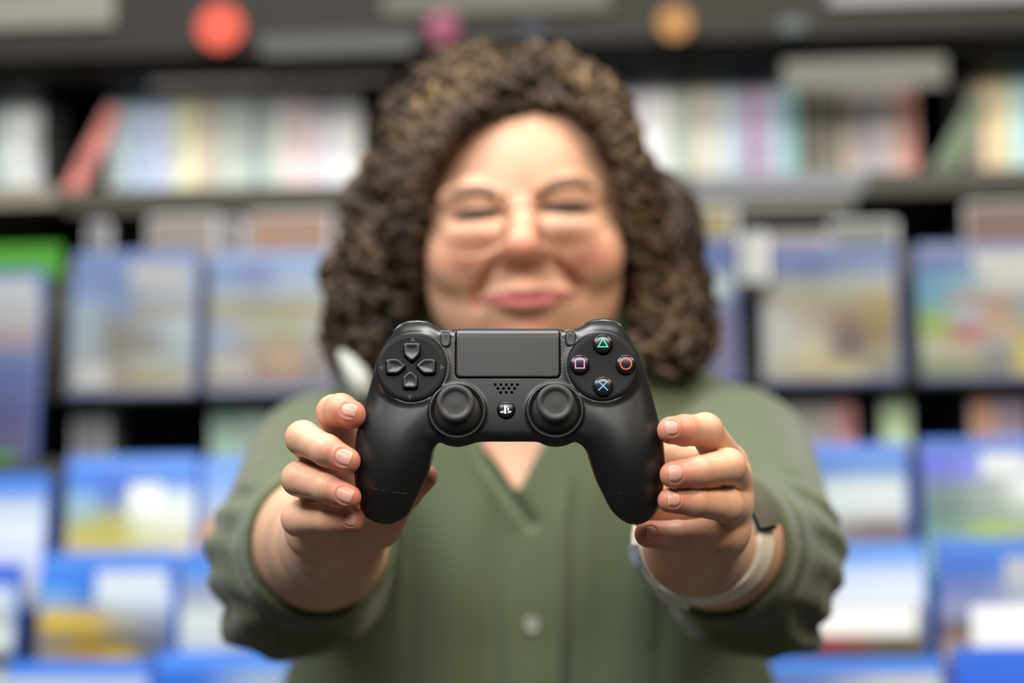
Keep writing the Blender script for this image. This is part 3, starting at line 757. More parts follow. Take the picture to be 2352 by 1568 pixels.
# locks that frame the face and sweep over the forehead
LB = [(1262,170),(1190,190),(1120,225),(1055,280),(1002,350),(965,430),(945,520),(938,620),(942,720),(960,810)]
RB = [(1262,170),(1330,205),(1390,270),(1428,350),(1455,430),(1474,520),(1482,620),(1476,720),(1455,810)]
def lerpb(B_, t):
    s = t*(len(B_)-1); i = min(int(s), len(B_)-2); u = s-i; return B_[i][0]*(1-u)+B_[i+1][0]*u, B_[i][1]*(1-u)+B_[i+1][1]*u
for k in range(330):
    B_ = LB if k % 2 else RB; t0 = hr.uniform(0, .8); t1 = min(1, t0+hr.uniform(.15, .3)); off = abs(hr.normal(0, 42))-6; pth = []
    for q in range(8):
        t = t0+(t1-t0)*q/7; x, y = lerpb(B_, t); x2, y2 = lerpb(B_, min(1, t+.02)); x1, y1 = lerpb(B_, max(0, t-.02))
        tx, ty = x2-x1, y2-y1; l = math.hypot(tx, ty)+1e-6; nx, ny = -ty/l, tx/l
        if nx*(x-1205)+ny*(y-560) < 0: nx, ny = -nx, -ny
        D_ = 1752+off*.45+45*sst(.35, .9, np.array([t]))[0]+hr.uniform(-1, 1)
        xx, yy = x+nx*off, y+ny*off; l_, r_ = outh(max(112, yy)); xx = min(max(xx, l_+22), r_-22)
        pth.append(np.array(pc(xx, yy, D_)))
    curl(pth, hr.uniform(3, 7), hr.uniform(11, 24), hr.uniform(1.4, 2.8))
TB = [(1012,372),(1050,322),(1105,285),(1165,258),(1230,246),(1300,250),(1345,275),(1385,335)]
for k in range(130):
    t0 = hr.uniform(-.05, .8); t1 = min(1, t0+hr.uniform(.2, .4)); t0 = max(0, t0); o0 = hr.uniform(2, 95); o1 = o0+hr.uniform(-30, 12); pth = []
    for q in range(8):
        t = t0+(t1-t0)*q/7; x, y = lerpb(TB, t); off = max(0, o0+(o1-o0)*q/7)+14*(1 if k % 3 else .3)
        dx_, dy_ = x-1215, y-520; l = math.hypot(dx_, dy_); pth.append(np.array(pc(x+dx_/l*off, y+dy_/l*off, 1752+off*.33)))
    curl(pth, hr.uniform(3, 7), hr.uniform(11, 24), hr.uniform(1.4, 2.8))
m_hair = mat('curly_hair', '5a4430', 0.5, 0.3, vcol='Col')
hair = newmesh('hair', np.concatenate(HVs), np.concatenate(HFs), m_hair, person); setcol(hair.data, np.concatenate(HCs))
# ---- shirt ----
SLV = {'L': dict(S=(735,1075,1800), E=(690,1278,1600), M=(718,1262,1545), C=(736,1250,1494), F=(728,1250,1522), dr=[(530,1455,1612),(640,1450,1600),(730,1372,1590)]),
       'R': dict(S=(1700,1060,1800), E=(1728,1278,1600), M=(1690,1262,1545), C=(1647,1250,1494), F=(1656,1250,1522), dr=[(1862,1470,1612),(1790,1440,1600),(1690,1375,1590)])}
def shirt_f(P):
    f = ell(P, pc(1215, 1330, 1858), (158, 250, 128))
    f = smin(f, cone(P, pc(730, 1040, 1850), pc(1200, 930, 1868), 46, 50), 30)
    f = smin(f, cone(P, pc(1700, 1025, 1850), pc(1200, 930, 1868), 46, 50), 30)
    f = smin(f, ell(P, pc(1215, 1700, 1860), (195, 190, 118)), 30)
    f = smin(f, cone(P, pc(1215, 1700, 1868), pc(1215, 2350, 1872), 118, 122)-12, 40)
    nz = 1.6*vnoise(P*np.array([1, .35, 1], f32), 13, 21)
    for k, s in SLV.items():
        a = cone(P, pc(*s['S']), pc(*s['E']), 55, 59)
        a = smin(a, cone(P, pc(*s['E']), pc(*s['M']), 58, 49), 12)
        a = smin(a, chain(P, pp(s['dr']), [7, 18, 32]), 22)
        E_ = np.array(pc(*s['E']), f32); C_ = np.array(pc(*s['C']), f32); ax = C_-E_; ax /= np.linalg.norm(ax)
        t = (P-E_)@ax
        ring_ = np.exp(-((t-10)/45)**2)
        side = (P[:, 0]-E_[0])*(-1 if k == 'L' else 1)
        a = a+ring_*(2.1*np.sin(P[:, 1]*0.26+0.09*P[:, 0]+1.5*np.sin(P[:, 2]*.05)+2.6*vnoise(P, 22, 8))*sst(-5, 40, side)+2.1*vnoise(P, 9, 9))
        L_ = float((C_-E_)@ax)
        a = a+9*np.exp(-((t-(L_-33))/6.0)**2)
        cuff = cone(P, pc(*s['M']), pc(*s['C']), 49, 46.0)
        cuff = smax(cuff, np.abs(t-(L_-13))-15, 3)
        roll = cone(P, pc(*s['F']), pc(*s['C']), 49.5, 47.5); roll = smax(roll, np.abs(t-(L_-7))-9, 3)
        a = smin(a, smin(cuff, roll, 1.5), 3)
        tun = cone(P, pc(*s['E']), pc(*s['C']), 45, 42.3); tun2 = cone(P, pc(*s['C']), tuple(C_+ax*60), 42.3, 42.3)
        tun = np.minimum(tun, tun2)
        a = smax(a, -np.maximum(tun, -(t-30)), 1.5)
        a = smax(a, t-L_, 2)
        f = smin(f, a, 14)
    f = f+nz*sst(1650, 1700, -P[:, 2])
    # V neck and neck hole
    px = 1176+P[:, 0]*FPX/-P[:, 2]; py = 784-P[:, 1]*FPX/-P[:, 2]; sc = 0.31
    v1 = ((px-1104)*0.826-(py-1000)*0.563)*sc; v2 = ((1258-px)*0.876-(py-1000)*0.482)*sc
    f = smax(f, np.minimum(np.minimum(v1, v2), 1820+P[:, 2]), 3)
    f = smax(f, -cone(P, pc(1200, 700, 1858), pc(1200, 985, 1850), 74, 70), 6)
    return f
V, F, G = sdf_mesh(shirt_f, (-250, -560, -1990), (260, 20, -1470), 2.6)
V = V.astype(np.float64); G = G.astype(np.float64)
px, py = topx(V); fm = (-V[:, 2] < 1790) & (px > 930) & (px < 1500)
lowm = sst(1080, 1200, py)
d = np.zeros(len(V))
xl = 1135+0.02*(py-1200); xr = 1318-0.02*(py-1200)
d -= 4.0*np.exp(-((px-xl)/13)**2)*lowm*.7+5.5*np.exp(-((px-xr)/12)**2)*lowm
d += 2.5*np.exp(-((px-(xr-30))/16)**2)*lowm+2.0*np.exp(-((px-(xl+28))/16)**2)*lowm
d += 2.2*np.sin((px-1176)/37+.004*py)*sst(1050, 1250, py)
# fold running down from the left side of the neckline
lx = np.interp(py, [1000, 1060, 1120, 1200], [1092, 1118, 1158, 1214])
d -= 9*np.exp(-((px-lx-6)/13)**2)*sst(985, 1010, py)*(1-sst(1195, 1225, py))
d += 1.5*np.exp(-((px-lx+26)/18)**2)*sst(985, 1010, py)*(1-sst(1195, 1225, py))
V = V+G*(d*fm)[:, None]
m_shirt = mat('olive_cotton', '505a41', 0.85, 0.25, sheen=0.25, bump=(420, 0.25, 0.0006))
shirt = newmesh('shirt', cam2w(V), F, m_shirt, person)
m_neck = mat('white_lining', 'a9aca6', 0.8)
b = MB()   # pale lining of the turned-up collar on one side
pts = [pc(785, 812, 1800), pc(800, 832, 1792), pc(815, 856, 1786), pc(828, 884, 1782), pc(838, 906, 1782)]
b.tube([Vector(p) for p in cam2w(pts)], [.004, .007, .009, .009, .006], 12); b.build('collar_lining', m_neck, person)
for yb in (1434, 1240):
    p = onface(1221, yb, 1.2, shirt_f, 1650, 1900)
    if p is None: continue
    q = MB(); w_ = Vector(cam2w([p])[0]); M = Matrix.Translation(w_) @ RM.to_4x4() @ MS
    q.lathe([(5.6, -1.5), (5.8, .4), (5.2, 1.3), (4.2, 1.5), (3.2, .9), (0, .8)], M, 24)
    if yb == 1434: q.build('shirt_button', mat('grey_button', '8d9088', 0.3, 0.5), person)

# ================================================================== glasses
def cam_obj_root(name, px, py, D, label, cat):
    o = empty(name, CAM+RM@(Vector(pc(px, py, D))*.001), RM); tag(o, label, cat); return o, np.array(pc(px, py, D))
gl, g0 = cam_obj_root('eyeglasses', 1200, 490, 1728, 'round wire-rimmed eyeglasses with thin gold rims on the smiling face', 'glasses')
m_gold = mat('gold_wire', (0.42, 0.30, 0.20), 0.3, 0.5, metal=1.0)
def gp(x, y, D): return Vector((np.array(pc(x, y, D))-g0)*.001)
LEN = {}
for nm, cx_, cy_, rx_, ry_, rot in (('left', 1080, 513, 86, 76, 3), ('right', 1320, 498, 84, 78, 3)):
    pts = []
    for k in range(40):
        a = 2*math.pi*k/40; ex = 2.4
        x = math.copysign(abs(math.cos(a))**(2/ex), math.cos(a))*rx_; y = math.copysign(abs(math.sin(a))**(2/ex), math.sin(a))*ry_
        D_ = 1726+abs(x+cx_-1200)**2*.00018; pts.append(gp(cx_+x, cy_-y-0.07*x, D_))
    LEN[nm] = pts
    b = MB(); b.tube(pts, .0005, 8, closed=True); b.build('rim', m_gold, gl)
    c = sum(pts, Vector())/40; V = [c]+pts; F = [(0, i+1, (i+1) % 40+1) for i in range(40)]; b = MB(); b.add(V, F)
    m_l = bpy.data.materials.get('lens_glass')
    if not m_l:
        m_l = bpy.data.materials.new('lens_glass'); m_l.use_nodes = True; t = m_l.node_tree; t.nodes.clear()
        o_ = t.nodes.new('ShaderNodeOutputMaterial'); mx_ = t.nodes.new('ShaderNodeMixShader'); tr = t.nodes.new('ShaderNodeBsdfTransparent'); gs = t.nodes.new('ShaderNodeBsdfGlossy')
        gs.inputs['Roughness'].default_value = .05; fz = t.nodes.new('ShaderNodeFresnel'); fz.inputs[0].default_value = 1.35
        tr.inputs[0].default_value = (.95, .95, .93, 1)
        t.links.new(fz.outputs[0], mx_.inputs[0]); t.links.new(tr.outputs[0], mx_.inputs[1]); t.links.new(gs.outputs[0], mx_.inputs[2]); t.links.new(mx_.outputs[0], o_.inputs[0])
    b.build('lens', m_l, gl)
b = MB(); b.tube([gp(1165, 492, 1727), gp(1182, 478, 1722), (gp(1200, 474, 1720)), gp(1218, 475, 1722), gp(1237, 486, 1727)], .0011, 8); b.build('bridge', m_gold, gl)
for s, pts in (('l', [(995, 482, 1733), (975, 478, 1742), (962, 480, 1790), (955, 490, 1840)]), ('r', [(1404, 455, 1733), (1424, 451, 1742), (1440, 455, 1790), (1448, 465, 1840)])):
    b = MB(); b.tube([gp(*p) for p in pts], [.0014, .0018, .0012, .0012], 8); b.build('temple', m_gold, gl)
for x, y, D_ in ((1176, 520, 1737), (1224, 516, 1737)):
    b = MB(); b.tube([gp(x, y-10, D_), gp(x, y, D_), gp(x, y+10, D_)], [.0012, .0024, .0012], 8); b.build('nose_pad', mat('silicone', 'd8cfc4', .3), gl)

# ================================================================== watch
A0 = np.array(pc(1600, 1248, 1365)); A1 = np.array(pc(1622, 1248, 1415)); wc = np.array(pc(1611, 1242, 1386)); wax = (A1-A0)/np.linalg.norm(A1-A0)
wa, _ = cam_obj_root('wristwatch', 1611, 1242, 1386, 'slim fitness wristwatch with cream rubber strap on the wrist at right', 'watch')
zx = np.cross(wax, [0, 1, 0]); zx /= np.linalg.norm(zx); zx = -zx if zx[0] < 0 else zx; zy = np.cross(zx, wax); zy = -zy if zy[1] < 0 else zy
# the strap sits tilted on the wrist
def wp(ang, r, t):
    a = math.radians(ang); return Vector(((zx*math.cos(a)*r*1.07+zy*math.sin(a)*r*.98)+wax*(t+4*math.cos(a)))*.001)
m_strap = mat('cream_rubber', 'f0e8da', 0.45, 0.4)
def strip(b, a0, a1, r_in, r_out, w_, n=60):
    V = []; F = []
    for i in range(n+1):
        a = a0+(a1-a0)*i/n
        for r, t in ((r_in, -w_/2), (r_out, -w_/2+1), (r_out, w_/2-1), (r_in, w_/2)): V.append(wp(a, r+2.8+.42*t, t))
    for i in range(n):
        for k in range(4): F.append((i*4+k, i*4+(k+1) % 4, (i+1)*4+(k+1) % 4, (i+1)*4+k))
    F += [(0, 1, 2, 3), (n*4+3, n*4+2, n*4+1, n*4)]; b.add(V, F)
b = MB(); strip(b, -395, 0, 29.6, 32.6, 15, 90); so_ = b.build('strap', m_strap, wa)
for k in range(9):
    a = -66+k*6.5; b = MB(); b.tube([wp(a, 34.4, 0), wp(a, 35.3, 0)], .0012, 8); b.build('strap_hole', mat('strap_hole_grey', '8f8676', .7) if k == 0 else bpy.data.materials['strap_hole_grey'], so_)
b = MB(); strip(b, -128, -100, 32.4, 35.2, 18, 12); b.build('keeper', mat('clear_buckle', 'dfe3e2', .25), wa)
m_mt = mat('satin_steel', 'd8dcde', .25, .5, metal=.8)
b = MB(); strip(b, -176, -150, 33.0, 34.6, 17, 10); b.tube([wp(-150, 35.5, -8), wp(-140, 36, -8), wp(-130, 36, -8)], .0014, 8); b.tube([wp(-150, 38, 8), wp(-140, 38.5, 8), wp(-130, 38.5, 8)], .0014, 8); b.build('buckle', m_mt, wa)
b = MB(); strip(b, 11, 57, 32, 34.0, 19, 20); ca = b.build('watch_case', mat('navy_case', '15182a', .25), wa)
b = MB(); strip(b, 14, 54, 33.9, 38.6, 18, 20); b.build('watch_glass', mat('dark_glass', '5c5d50', .15), ca)
# ================================================================== shop shelving behind
YAW = math.radians(4.6)
U = Vector((math.cos(YAW), -math.sin(YAW), 0)); W = Vector((math.sin(YAW), math.cos(YAW), 0)); Z = Vector((0, 0, 1)); O = Vector((0, 2.64, 0))
SRM = Matrix((U, W, Z)).transposed()
def ray(px, py): return (right*((px-1176)/FPX)+up*((784-py)/FPX)+fwd)
def S(px, py, w):
    """shelf coordinates (u, z) of a sight line on the plane at depth w"""
    r = ray(px, py); t = ((O+W*w)-CAM).dot(W)/r.dot(W); p = CAM+r*t-O; return p.dot(U), p.z
def SW(u, w, z): return O+U*u+W*w+Z*z
MSH = lambda: None
def sroot(name, u, w, z, lean=0, label=None, cat=None, group=None):
    o = empty(name, SW(u, w, z), SRM); tag(o, label, cat, group); return o
def box_at(name, u0, u1, w0, w1, z0, z1, m, parent=None, bev=.0):
    b = MB()
    if parent is None:
        c = ((u0+u1)/2, w0, z0); o = b.box((u0-c[0], w0-c[1], z0-c[2]), (u1-c[0], w1-c[1], z1-c[2]), None, bev).build(name, m)
        o.matrix_world = Matrix.Translation(SW(*c)) @ SRM.to_4x4(); return o
    pu = (parent.location-O); pu = Vector((pu.dot(U), pu.dot(W), pu.z))
    return b.box((u0-pu.x, w0-pu.y, z0-pu.z), (u1-pu.x, w1-pu.y, z1-pu.z), None, bev).build(name, m, parent)
m_olive = mat('shelf_olive_metal', '4d4a3f', 0.6, 0.3); m_lip = mat('shelf_lip', '47443a', 0.55, 0.3); m_dark = mat('shelf_dark', '1c1b18', 0.7, 0.2); m_pale = mat('shelf_pale', '8a8474', 0.6, 0.3)
# setting
fl = box_at('floor', -4, 4, -5, 1.2, -0.05, 0.0, mat('floor_carpet', '5a5650', .9)); tag(fl, kind='structure')
wl = box_at('wall_back', -4, 4, 1.0, 1.1, 0.0, 3.4, mat('wall_paint', '6b6658', .9)); tag(wl, kind='structure')
ce = box_at('ceiling', -4, 4, -5, 1.2, 3.4, 3.5, mat('ceiling_white', 'c8c8c2', .9)); tag(ce, kind='structure')
# shelving unit
def zz(px, py, w): return S(px, py, w)[1]
zt0 = zz(1176, 128, .18); zl = zz(1176, 402, .22); zl1 = zz(1176, 470, .22)
su = sroot('shelving_unit', 0, 0.2, 0, label='dark olive metal store shelving unit filled with games, behind the person', cat='shelf')
UL, UR = -1.05, 1.05
box_at('back_panel', UL, UR, .62, .64, 0, 2.6, m_olive, su)
box_at('shelf_board', UL, UR, .20, .62, zt0, zt0+.02, m_dark, su)
box_at('shelf_fascia', UL, UR, .17, .19, zt0+.012, zt0+.16, mat('shelf_fascia_brown', '231f17', .6, .3), su)
box_at('shelf_board', UL, UR, .215, .62, zl-.022, zl-.012, m_olive, su)
box_at('shelf_lip', UL, UR, .205, .22, zl1, zl-.008, m_lip, su)
# dark recess uprights between the bays
for px in (150, 2190):
    u = S(px, 250, .35)[0]; box_at('upright', u-.012, u+.012, .3, .62, 0, 2.5, m_dark, su)
u = S(150, 250, .21)[0]; z = zz(80, 452, .19)
box_at('shelf_lip', UL, S(150, 440, .2)[0], .16, .204, zz(80, 470, .16), zz(80, 425, .16), m_pale, su)
# back panels behind the face-out rows and the stepped display base
box_at('display_panel', UL, UR, .06, .075, zz(1176, 893, .06), zz(1176, 590, .06), mat('display_panel_olive', '514e42', .6, .3), su)
ZR1 = zz(1176, 893, 0); ZREC = zz(1176, 1050, 0)
ZROW = {0.0: ZR1, -.13: zz(1176, 1024, -.13)-.167, -.23: zz(1176, 1250, -.23)-.167, -.33: zz(1176, 1498, -.33)-.167}
m_step = mat('display_step_olive', '3c3a32', .6, .3)
box_at('shelf_board', UL, UR, -.032, .06, ZR1-.006, ZR1-.001, m_dark, su)
box_at('shelf_board', UL, UR, -.09, .12, ZREC-.008, ZREC-.001, m_step, su)
box_at('back_panel', UL, UR, .12, .13, ZREC, ZR1, m_dark, su)
prev_w, prev_z = -.13, ZREC-.008
for w_ in (-.13, -.23, -.33):
    zk = ZROW[w_]-.001; box_at('riser', UL, UR, w_+.034, w_+.040, zk, prev_z, m_step, su); prev_z = zk
    box_at('shelf_board', UL, UR, (w_-.066 if w_ > -.3 else w_-.04), w_+.034, zk-.006, zk, m_step, su)
# --- price strips and round stickers on the fascias
def card(name, x0, y0, x1, y1, w, col, label, cat, th=.003, alpha=1, rough=.5):
    ua, za = S(x0, y1, w); ub, zb = S(x1, y0, w)
    o = box_at(name, min(ua, ub), max(ua, ub), w, w+th, min(za, zb), max(za, zb), mat(name+'_'+col, col, rough, .3, alpha=alpha)); tag(o, label, cat); return o
card('label_strip', -60, -30, 262, 66, .160, '807e76', 'pale grey label strip on the top shelf edge, upper left corner', 'label strip')
card('label_strip', 880, -30, 1400, 36, .160, '5c584e', 'dull grey label strip on the top shelf edge, above the head', 'label strip')
card('label_strip', 1905, -40, 2420, 12, .160, '8c8e8c', 'light grey label strip on the top shelf edge, upper right corner', 'label strip')
card('label_strip', 600, 72, 950, 130, .158, '484842', 'dark grey label strip low on the top shelf edge, right of the orange disc', 'label strip')
card('square_sticker', 1790, 40, 1850, 75, .158, '4d5a58', 'small teal sticker on the top shelf edge, right of the amber disc', 'sticker')
card('square_sticker', 1195, 45, 1250, 90, .158, '262b3a', 'small navy sticker on the top shelf edge, above the hair', 'sticker')
card('sign_holder', 1590, 392, 1985, 452, .196, '7c8084', 'long grey sign holder on the shelf edge right of the hair', 'sign holder')
card('sign_holder', 1600, 455, 1960, 492, .19, '6f6f68', 'narrow darker grey strip hanging just below the long sign holder', 'sign holder')
card('acrylic_strip', 345, 172, 905, 202, .20, '5f5852', 'brownish clear label strip above the long row of spines on the left', 'label strip', alpha=.75)
card('acrylic_strip', 1800, 128, 2172, 205, .20, '85857c', 'grey clear label holder above the spines at right', 'label strip', alpha=.6)
for px, py, r, col, lb in ((505, 62, 56, 'd03c12', 'orange round sticker on the top shelf edge, upper left'), (1016, 62, 38, '801a48', 'magenta round sticker on the top shelf edge, above the hair'), (1550, 52, 42, '98640a', 'amber round sticker on the top shelf edge, right of the head')):
    u, z = S(px, py, .155); b = MB(); rr = r*2.8/FPX
    b.lathe([(rr, 0), (rr, .004), (rr*.97, .006), (0, .006)], Matrix.Rotation(math.radians(90), 4, 'X'), 40)
    o = b.build('round_sticker', mat('sticker_'+col, col, .5)); o.matrix_world = Matrix.Translation(SW(u, .160, z)) @ SRM.to_4x4(); tag(o, lb, 'sticker')

# --- game cases shown face out
m_caseblue = mat('blue_case_plastic', '2a62c8', 0.25, 0.4); m_caseshaded = mat('shaded_blue_case_plastic', '1c3f86', .25, .4); m_casegreen = mat('green_case_plastic', '5aa832', 0.3, 0.4); m_caseclear = mat('clear_case_plastic', 'b8bcc0', .3, .4); m_casewhite = mat('white_case_plastic', 'd8d8d4', .4, .4)  # second blue plastic is the upper-row copy, with shade in its colour
m_art = mat('printed_cover', 'ffffff', 0.32, 0.35, vcol='Art')
def face_case(px0, px1, py0, py1, w, grid, label, body=None, H=None, lean=9, cat='game case', header=None, sticker=None, name='game_case', group=None):
    u0, z1 = S(px0, py0, w); u1, _ = S(px1, py0, w); _, z0 = S((px0+px1)/2, py1, w)
    z1 = S((px0+px1)/2, py0, w)[1]
    def dim(c): return tuple(x*(.5 if w > -.1 else .9) for x in lin(c))  # upper row: shade from the shelf overhang put into band and sticker colours
    if w in ZROW: z0 = ZROW[w]
    elif H == -1: z0 = ZREC
    elif H: z0 = z1-H
    wd, h = u1-u0, z1-z0; th = .015
    root = empty(name, SW((u0+u1)/2, w, z0), SRM @ Matrix.Rotation(math.radians(-lean), 3, 'X')); tag(root, label, cat, group)
    root.location = SW((u0+u1)/2, w-h*math.sin(math.radians(lean))*.6, z0)
    b = MB(); b.prism(rrect(0, h/2, wd, h, .004, 4), [(0, .0005), (.0008, 0), (th-.0008, 0), (th, .0008)], Matrix(((1,0,0,0),(0,0,-1,th),(0,1,0,0),(0,0,0,1)))); b.build('case_shell', body or (m_caseshaded if w > -.1 else m_caseblue), root)
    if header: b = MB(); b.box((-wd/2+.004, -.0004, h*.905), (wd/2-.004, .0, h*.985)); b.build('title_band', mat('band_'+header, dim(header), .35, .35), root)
    top = .90 if header else .98
    rows = len(grid); cols = len(grid[0]); G_ = np.array([[lin(c) for c in r] for r in grid])*(.42 if w > -.1 else .86); gm = G_.mean((0, 1)); G_ = np.clip(gm+(G_-gm)*1.4, .01, .9); nx, ny = cols*5, rows*5; V = []; C = []  # upper-row covers carry the overhang's shade in their print colours
    for j in range(ny+1):
        for i in range(nx+1):
            a, b_ = i/nx, j/ny; V.append((-wd/2+.0022+a*(wd-.0065), -.0003, h*(top-b_*(top-.03))))
            s = min(max(a*cols-.5, 0), cols-1.001) if cols > 1 else 0; t = min(max(b_*rows-.5, 0), rows-1.001) if rows > 1 else 0; x, y = int(s), int(t); fx, fy = s-x, t-y
            fx = fx*fx*(3-2*fx); fy = fy*fy*(3-2*fy); x1, y1 = min(x+1, cols-1), min(y+1, rows-1)
            C.append(G_[y, x]*(1-fx)*(1-fy)+G_[y, x1]*fx*(1-fy)+G_[y1, x]*(1-fx)*fy+G_[y1, x1]*fx*fy)
    F = [(j*(nx+1)+i, (j+1)*(nx+1)+i, (j+1)*(nx+1)+i+1, j*(nx+1)+i+1) for j in range(ny) for i in range(nx)]
    o = newmesh('cover_art', V, F, m_art, root); setcol(o.data, C, 'Art')
    if sticker:
        for sx0, sy0, sx1, sy1, sc in sticker:
            b = MB(); b.box((-wd/2+sx0*wd, -.0012, h*(1-sy1)), (-wd/2+sx1*wd, -.0002, h*(1-sy0)), None, .0); b.build('price_sticker', mat('sticker_'+sc, dim(sc), .5), root, angle=40)
    return root
W1 = 0.0
card('header_card', -95, 562, 140, 645, .045, '3f8a22', 'bright green header card behind the blue case at the far left', 'card', th=.014)
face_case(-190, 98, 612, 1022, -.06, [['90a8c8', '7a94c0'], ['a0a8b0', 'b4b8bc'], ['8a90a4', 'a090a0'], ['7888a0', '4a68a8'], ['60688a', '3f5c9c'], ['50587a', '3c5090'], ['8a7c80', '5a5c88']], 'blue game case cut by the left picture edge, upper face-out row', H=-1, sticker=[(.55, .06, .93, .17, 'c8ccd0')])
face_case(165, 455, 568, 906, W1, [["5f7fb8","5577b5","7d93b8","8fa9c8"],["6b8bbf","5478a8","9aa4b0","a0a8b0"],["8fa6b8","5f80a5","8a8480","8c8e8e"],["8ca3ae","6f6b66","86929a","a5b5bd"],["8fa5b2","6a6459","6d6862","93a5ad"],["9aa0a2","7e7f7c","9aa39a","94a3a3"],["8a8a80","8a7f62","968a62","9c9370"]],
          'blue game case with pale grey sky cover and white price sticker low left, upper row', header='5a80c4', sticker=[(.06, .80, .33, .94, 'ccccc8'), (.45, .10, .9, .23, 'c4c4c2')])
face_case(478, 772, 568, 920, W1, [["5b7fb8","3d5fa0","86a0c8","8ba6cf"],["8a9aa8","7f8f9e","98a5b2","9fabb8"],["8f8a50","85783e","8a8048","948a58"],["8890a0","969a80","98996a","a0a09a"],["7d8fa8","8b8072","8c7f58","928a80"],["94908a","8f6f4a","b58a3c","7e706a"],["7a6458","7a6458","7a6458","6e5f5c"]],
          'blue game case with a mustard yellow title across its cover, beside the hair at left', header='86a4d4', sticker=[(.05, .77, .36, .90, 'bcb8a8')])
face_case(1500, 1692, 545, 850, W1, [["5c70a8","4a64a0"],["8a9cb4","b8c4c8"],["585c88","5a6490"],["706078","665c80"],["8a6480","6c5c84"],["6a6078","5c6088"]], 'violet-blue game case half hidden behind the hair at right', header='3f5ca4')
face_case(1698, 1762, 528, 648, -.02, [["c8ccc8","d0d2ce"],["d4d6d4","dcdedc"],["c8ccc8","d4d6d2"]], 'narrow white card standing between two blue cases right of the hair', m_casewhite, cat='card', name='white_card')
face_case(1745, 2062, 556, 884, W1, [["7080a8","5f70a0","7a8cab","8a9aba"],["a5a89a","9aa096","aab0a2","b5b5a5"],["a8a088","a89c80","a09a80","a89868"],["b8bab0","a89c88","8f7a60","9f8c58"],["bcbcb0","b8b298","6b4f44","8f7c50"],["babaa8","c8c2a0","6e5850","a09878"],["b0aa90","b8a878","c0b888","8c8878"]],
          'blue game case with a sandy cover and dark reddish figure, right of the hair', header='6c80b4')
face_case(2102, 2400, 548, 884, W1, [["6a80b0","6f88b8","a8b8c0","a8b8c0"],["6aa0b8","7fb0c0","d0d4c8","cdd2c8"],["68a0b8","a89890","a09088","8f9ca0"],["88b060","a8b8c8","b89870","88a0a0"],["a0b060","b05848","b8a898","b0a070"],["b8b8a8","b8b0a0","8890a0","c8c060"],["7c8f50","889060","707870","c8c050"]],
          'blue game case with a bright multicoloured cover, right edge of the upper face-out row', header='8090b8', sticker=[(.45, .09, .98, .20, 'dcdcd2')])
# second row
R2 = -.13
face_case(-190, 112, 1085, 1300, R2, [["6a90d0","6a90d8"],["b8c8dc","b8c8dc"],["c4d0e0","c8d4e4"],["b8c8e8","c0cce8"],["c8dcf4","b8c4e4"],["a8b8c0","a8b0b8"]], 'blue game case with a pale icy cover, left edge of the second row', H=.165)
face_case(150, 456, 1040, 1255, R2, [["5080c8","4f78c0","6888c0","5c84c8"],["88a8c0","6078a8","b8c8c8","c0cccc"],["98a898","a0a070","c4ccc4","c8d0c8"],["b0aa58","a8a468","b8bc98","b8b8a0"],["b0b0c0","b8b8a8","a8ac98","c0c0d0"],["a8a8b0","a0a098","8c9090","b0b0c4"],["808890","888880","888c88","9090a0"]],
          'blue game case with pale cover and olive lettering, second row beside the sleeve', H=.165, header='4c86dc', sticker=[(.48, .19, .72, .38, 'e4e8e2')])
face_case(462, 770, 1044, 1255, R2, [["7a94d0","7a94d0"],["9aa8c0","a0a8b8"],["c89c58","c89c58"],["d0a860","b09058"],["d0b878","a08860"]], 'blue game case with a golden cover, mostly behind the left sleeve', H=.165)
face_case(1800, 2086, 1012, 1240, R2, [["5070a8","6080b0"],["a8b4b8","b4bcc0"],["a8b4b8","b0b8bc"],["808488","685c64"],["805878","807c80"],["984c80","605068"],["705068","504858"]], 'blue game case with grey and magenta cover, second row right of the sleeve', H=.165, header='4f7ccc')
face_case(2114, 2425, 1000, 1225, R2, [["6070b8","7888c0","a8b0c0"],["68807c","88988f","c8d0cc"],["607c74","7c948c","90a49c"],["6c9490","98b050","90a060"],["80a8a0","98b858","8ca060"],["507870","608068","708060"]], 'blue game case with a green meadow cover, right end of the second row', H=.165, header='4068b8', sticker=[(.45, .09, .75, .24, 'c8d0d0')])
# third row
R3 = -.23
face_case(-270, 42, 1290, 1500, R3, [["3a70c8","3a70c8"],["98a8b8","b8c8d8"],["303840","a0aab0"],["b0b8bc","c8d0d0"],["38424c","303840"],["b8c4c8","c0c8c8"],["40484e","98a0a4"]], 'blue game case cut by the left picture edge, third row', H=.165)
face_case(88, 402, 1262, 1500, R3, [["4a80d0","4a78c8","5c80c0","5c84c4"],["7898c0","5878b0","b0c0d0","b8c8dc"],["c0a850","b8a060","9a9890","8890a0"],["807870","8a7850","706860","686c78"],["908878","a08050","b8a050","606878"],["706c68","907048","887860","606870"],["686c70","b88c48","887c68","687078"]],
          'blue game case with a dark cover and yellow bar, third row on the left', H=.165, header='4882dc', sticker=[(.42, .12, .93, .32, 'c4d0dc')])
face_case(410, 725, 1262, 1500, R3, [["6088d0","6088d0"],["9098b0","a0a4b0"],["c0c8cc","a08890"],["b0b8c8","804c58"],["c8d4e4","905060"],["d0dcec","905868"]], 'blue game case with white and wine red cover, third row behind the left sleeve', H=.165)
face_case(1818, 2130, 1240, 1500, R3, [["6890d0","7098d8"],["b0c4e4","b8c8e4"],["c8d4ea","ccd6ea"],["908c90","90989c"],["a8584c","787870"],["585850","606058"],["a8a0a0","70787c"],["b0a8a8","606870"]], 'blue game case with a white label and red bar, third row on the right', H=.165, sticker=[(.03, .38, .9, .55, 'f4f6f6')])
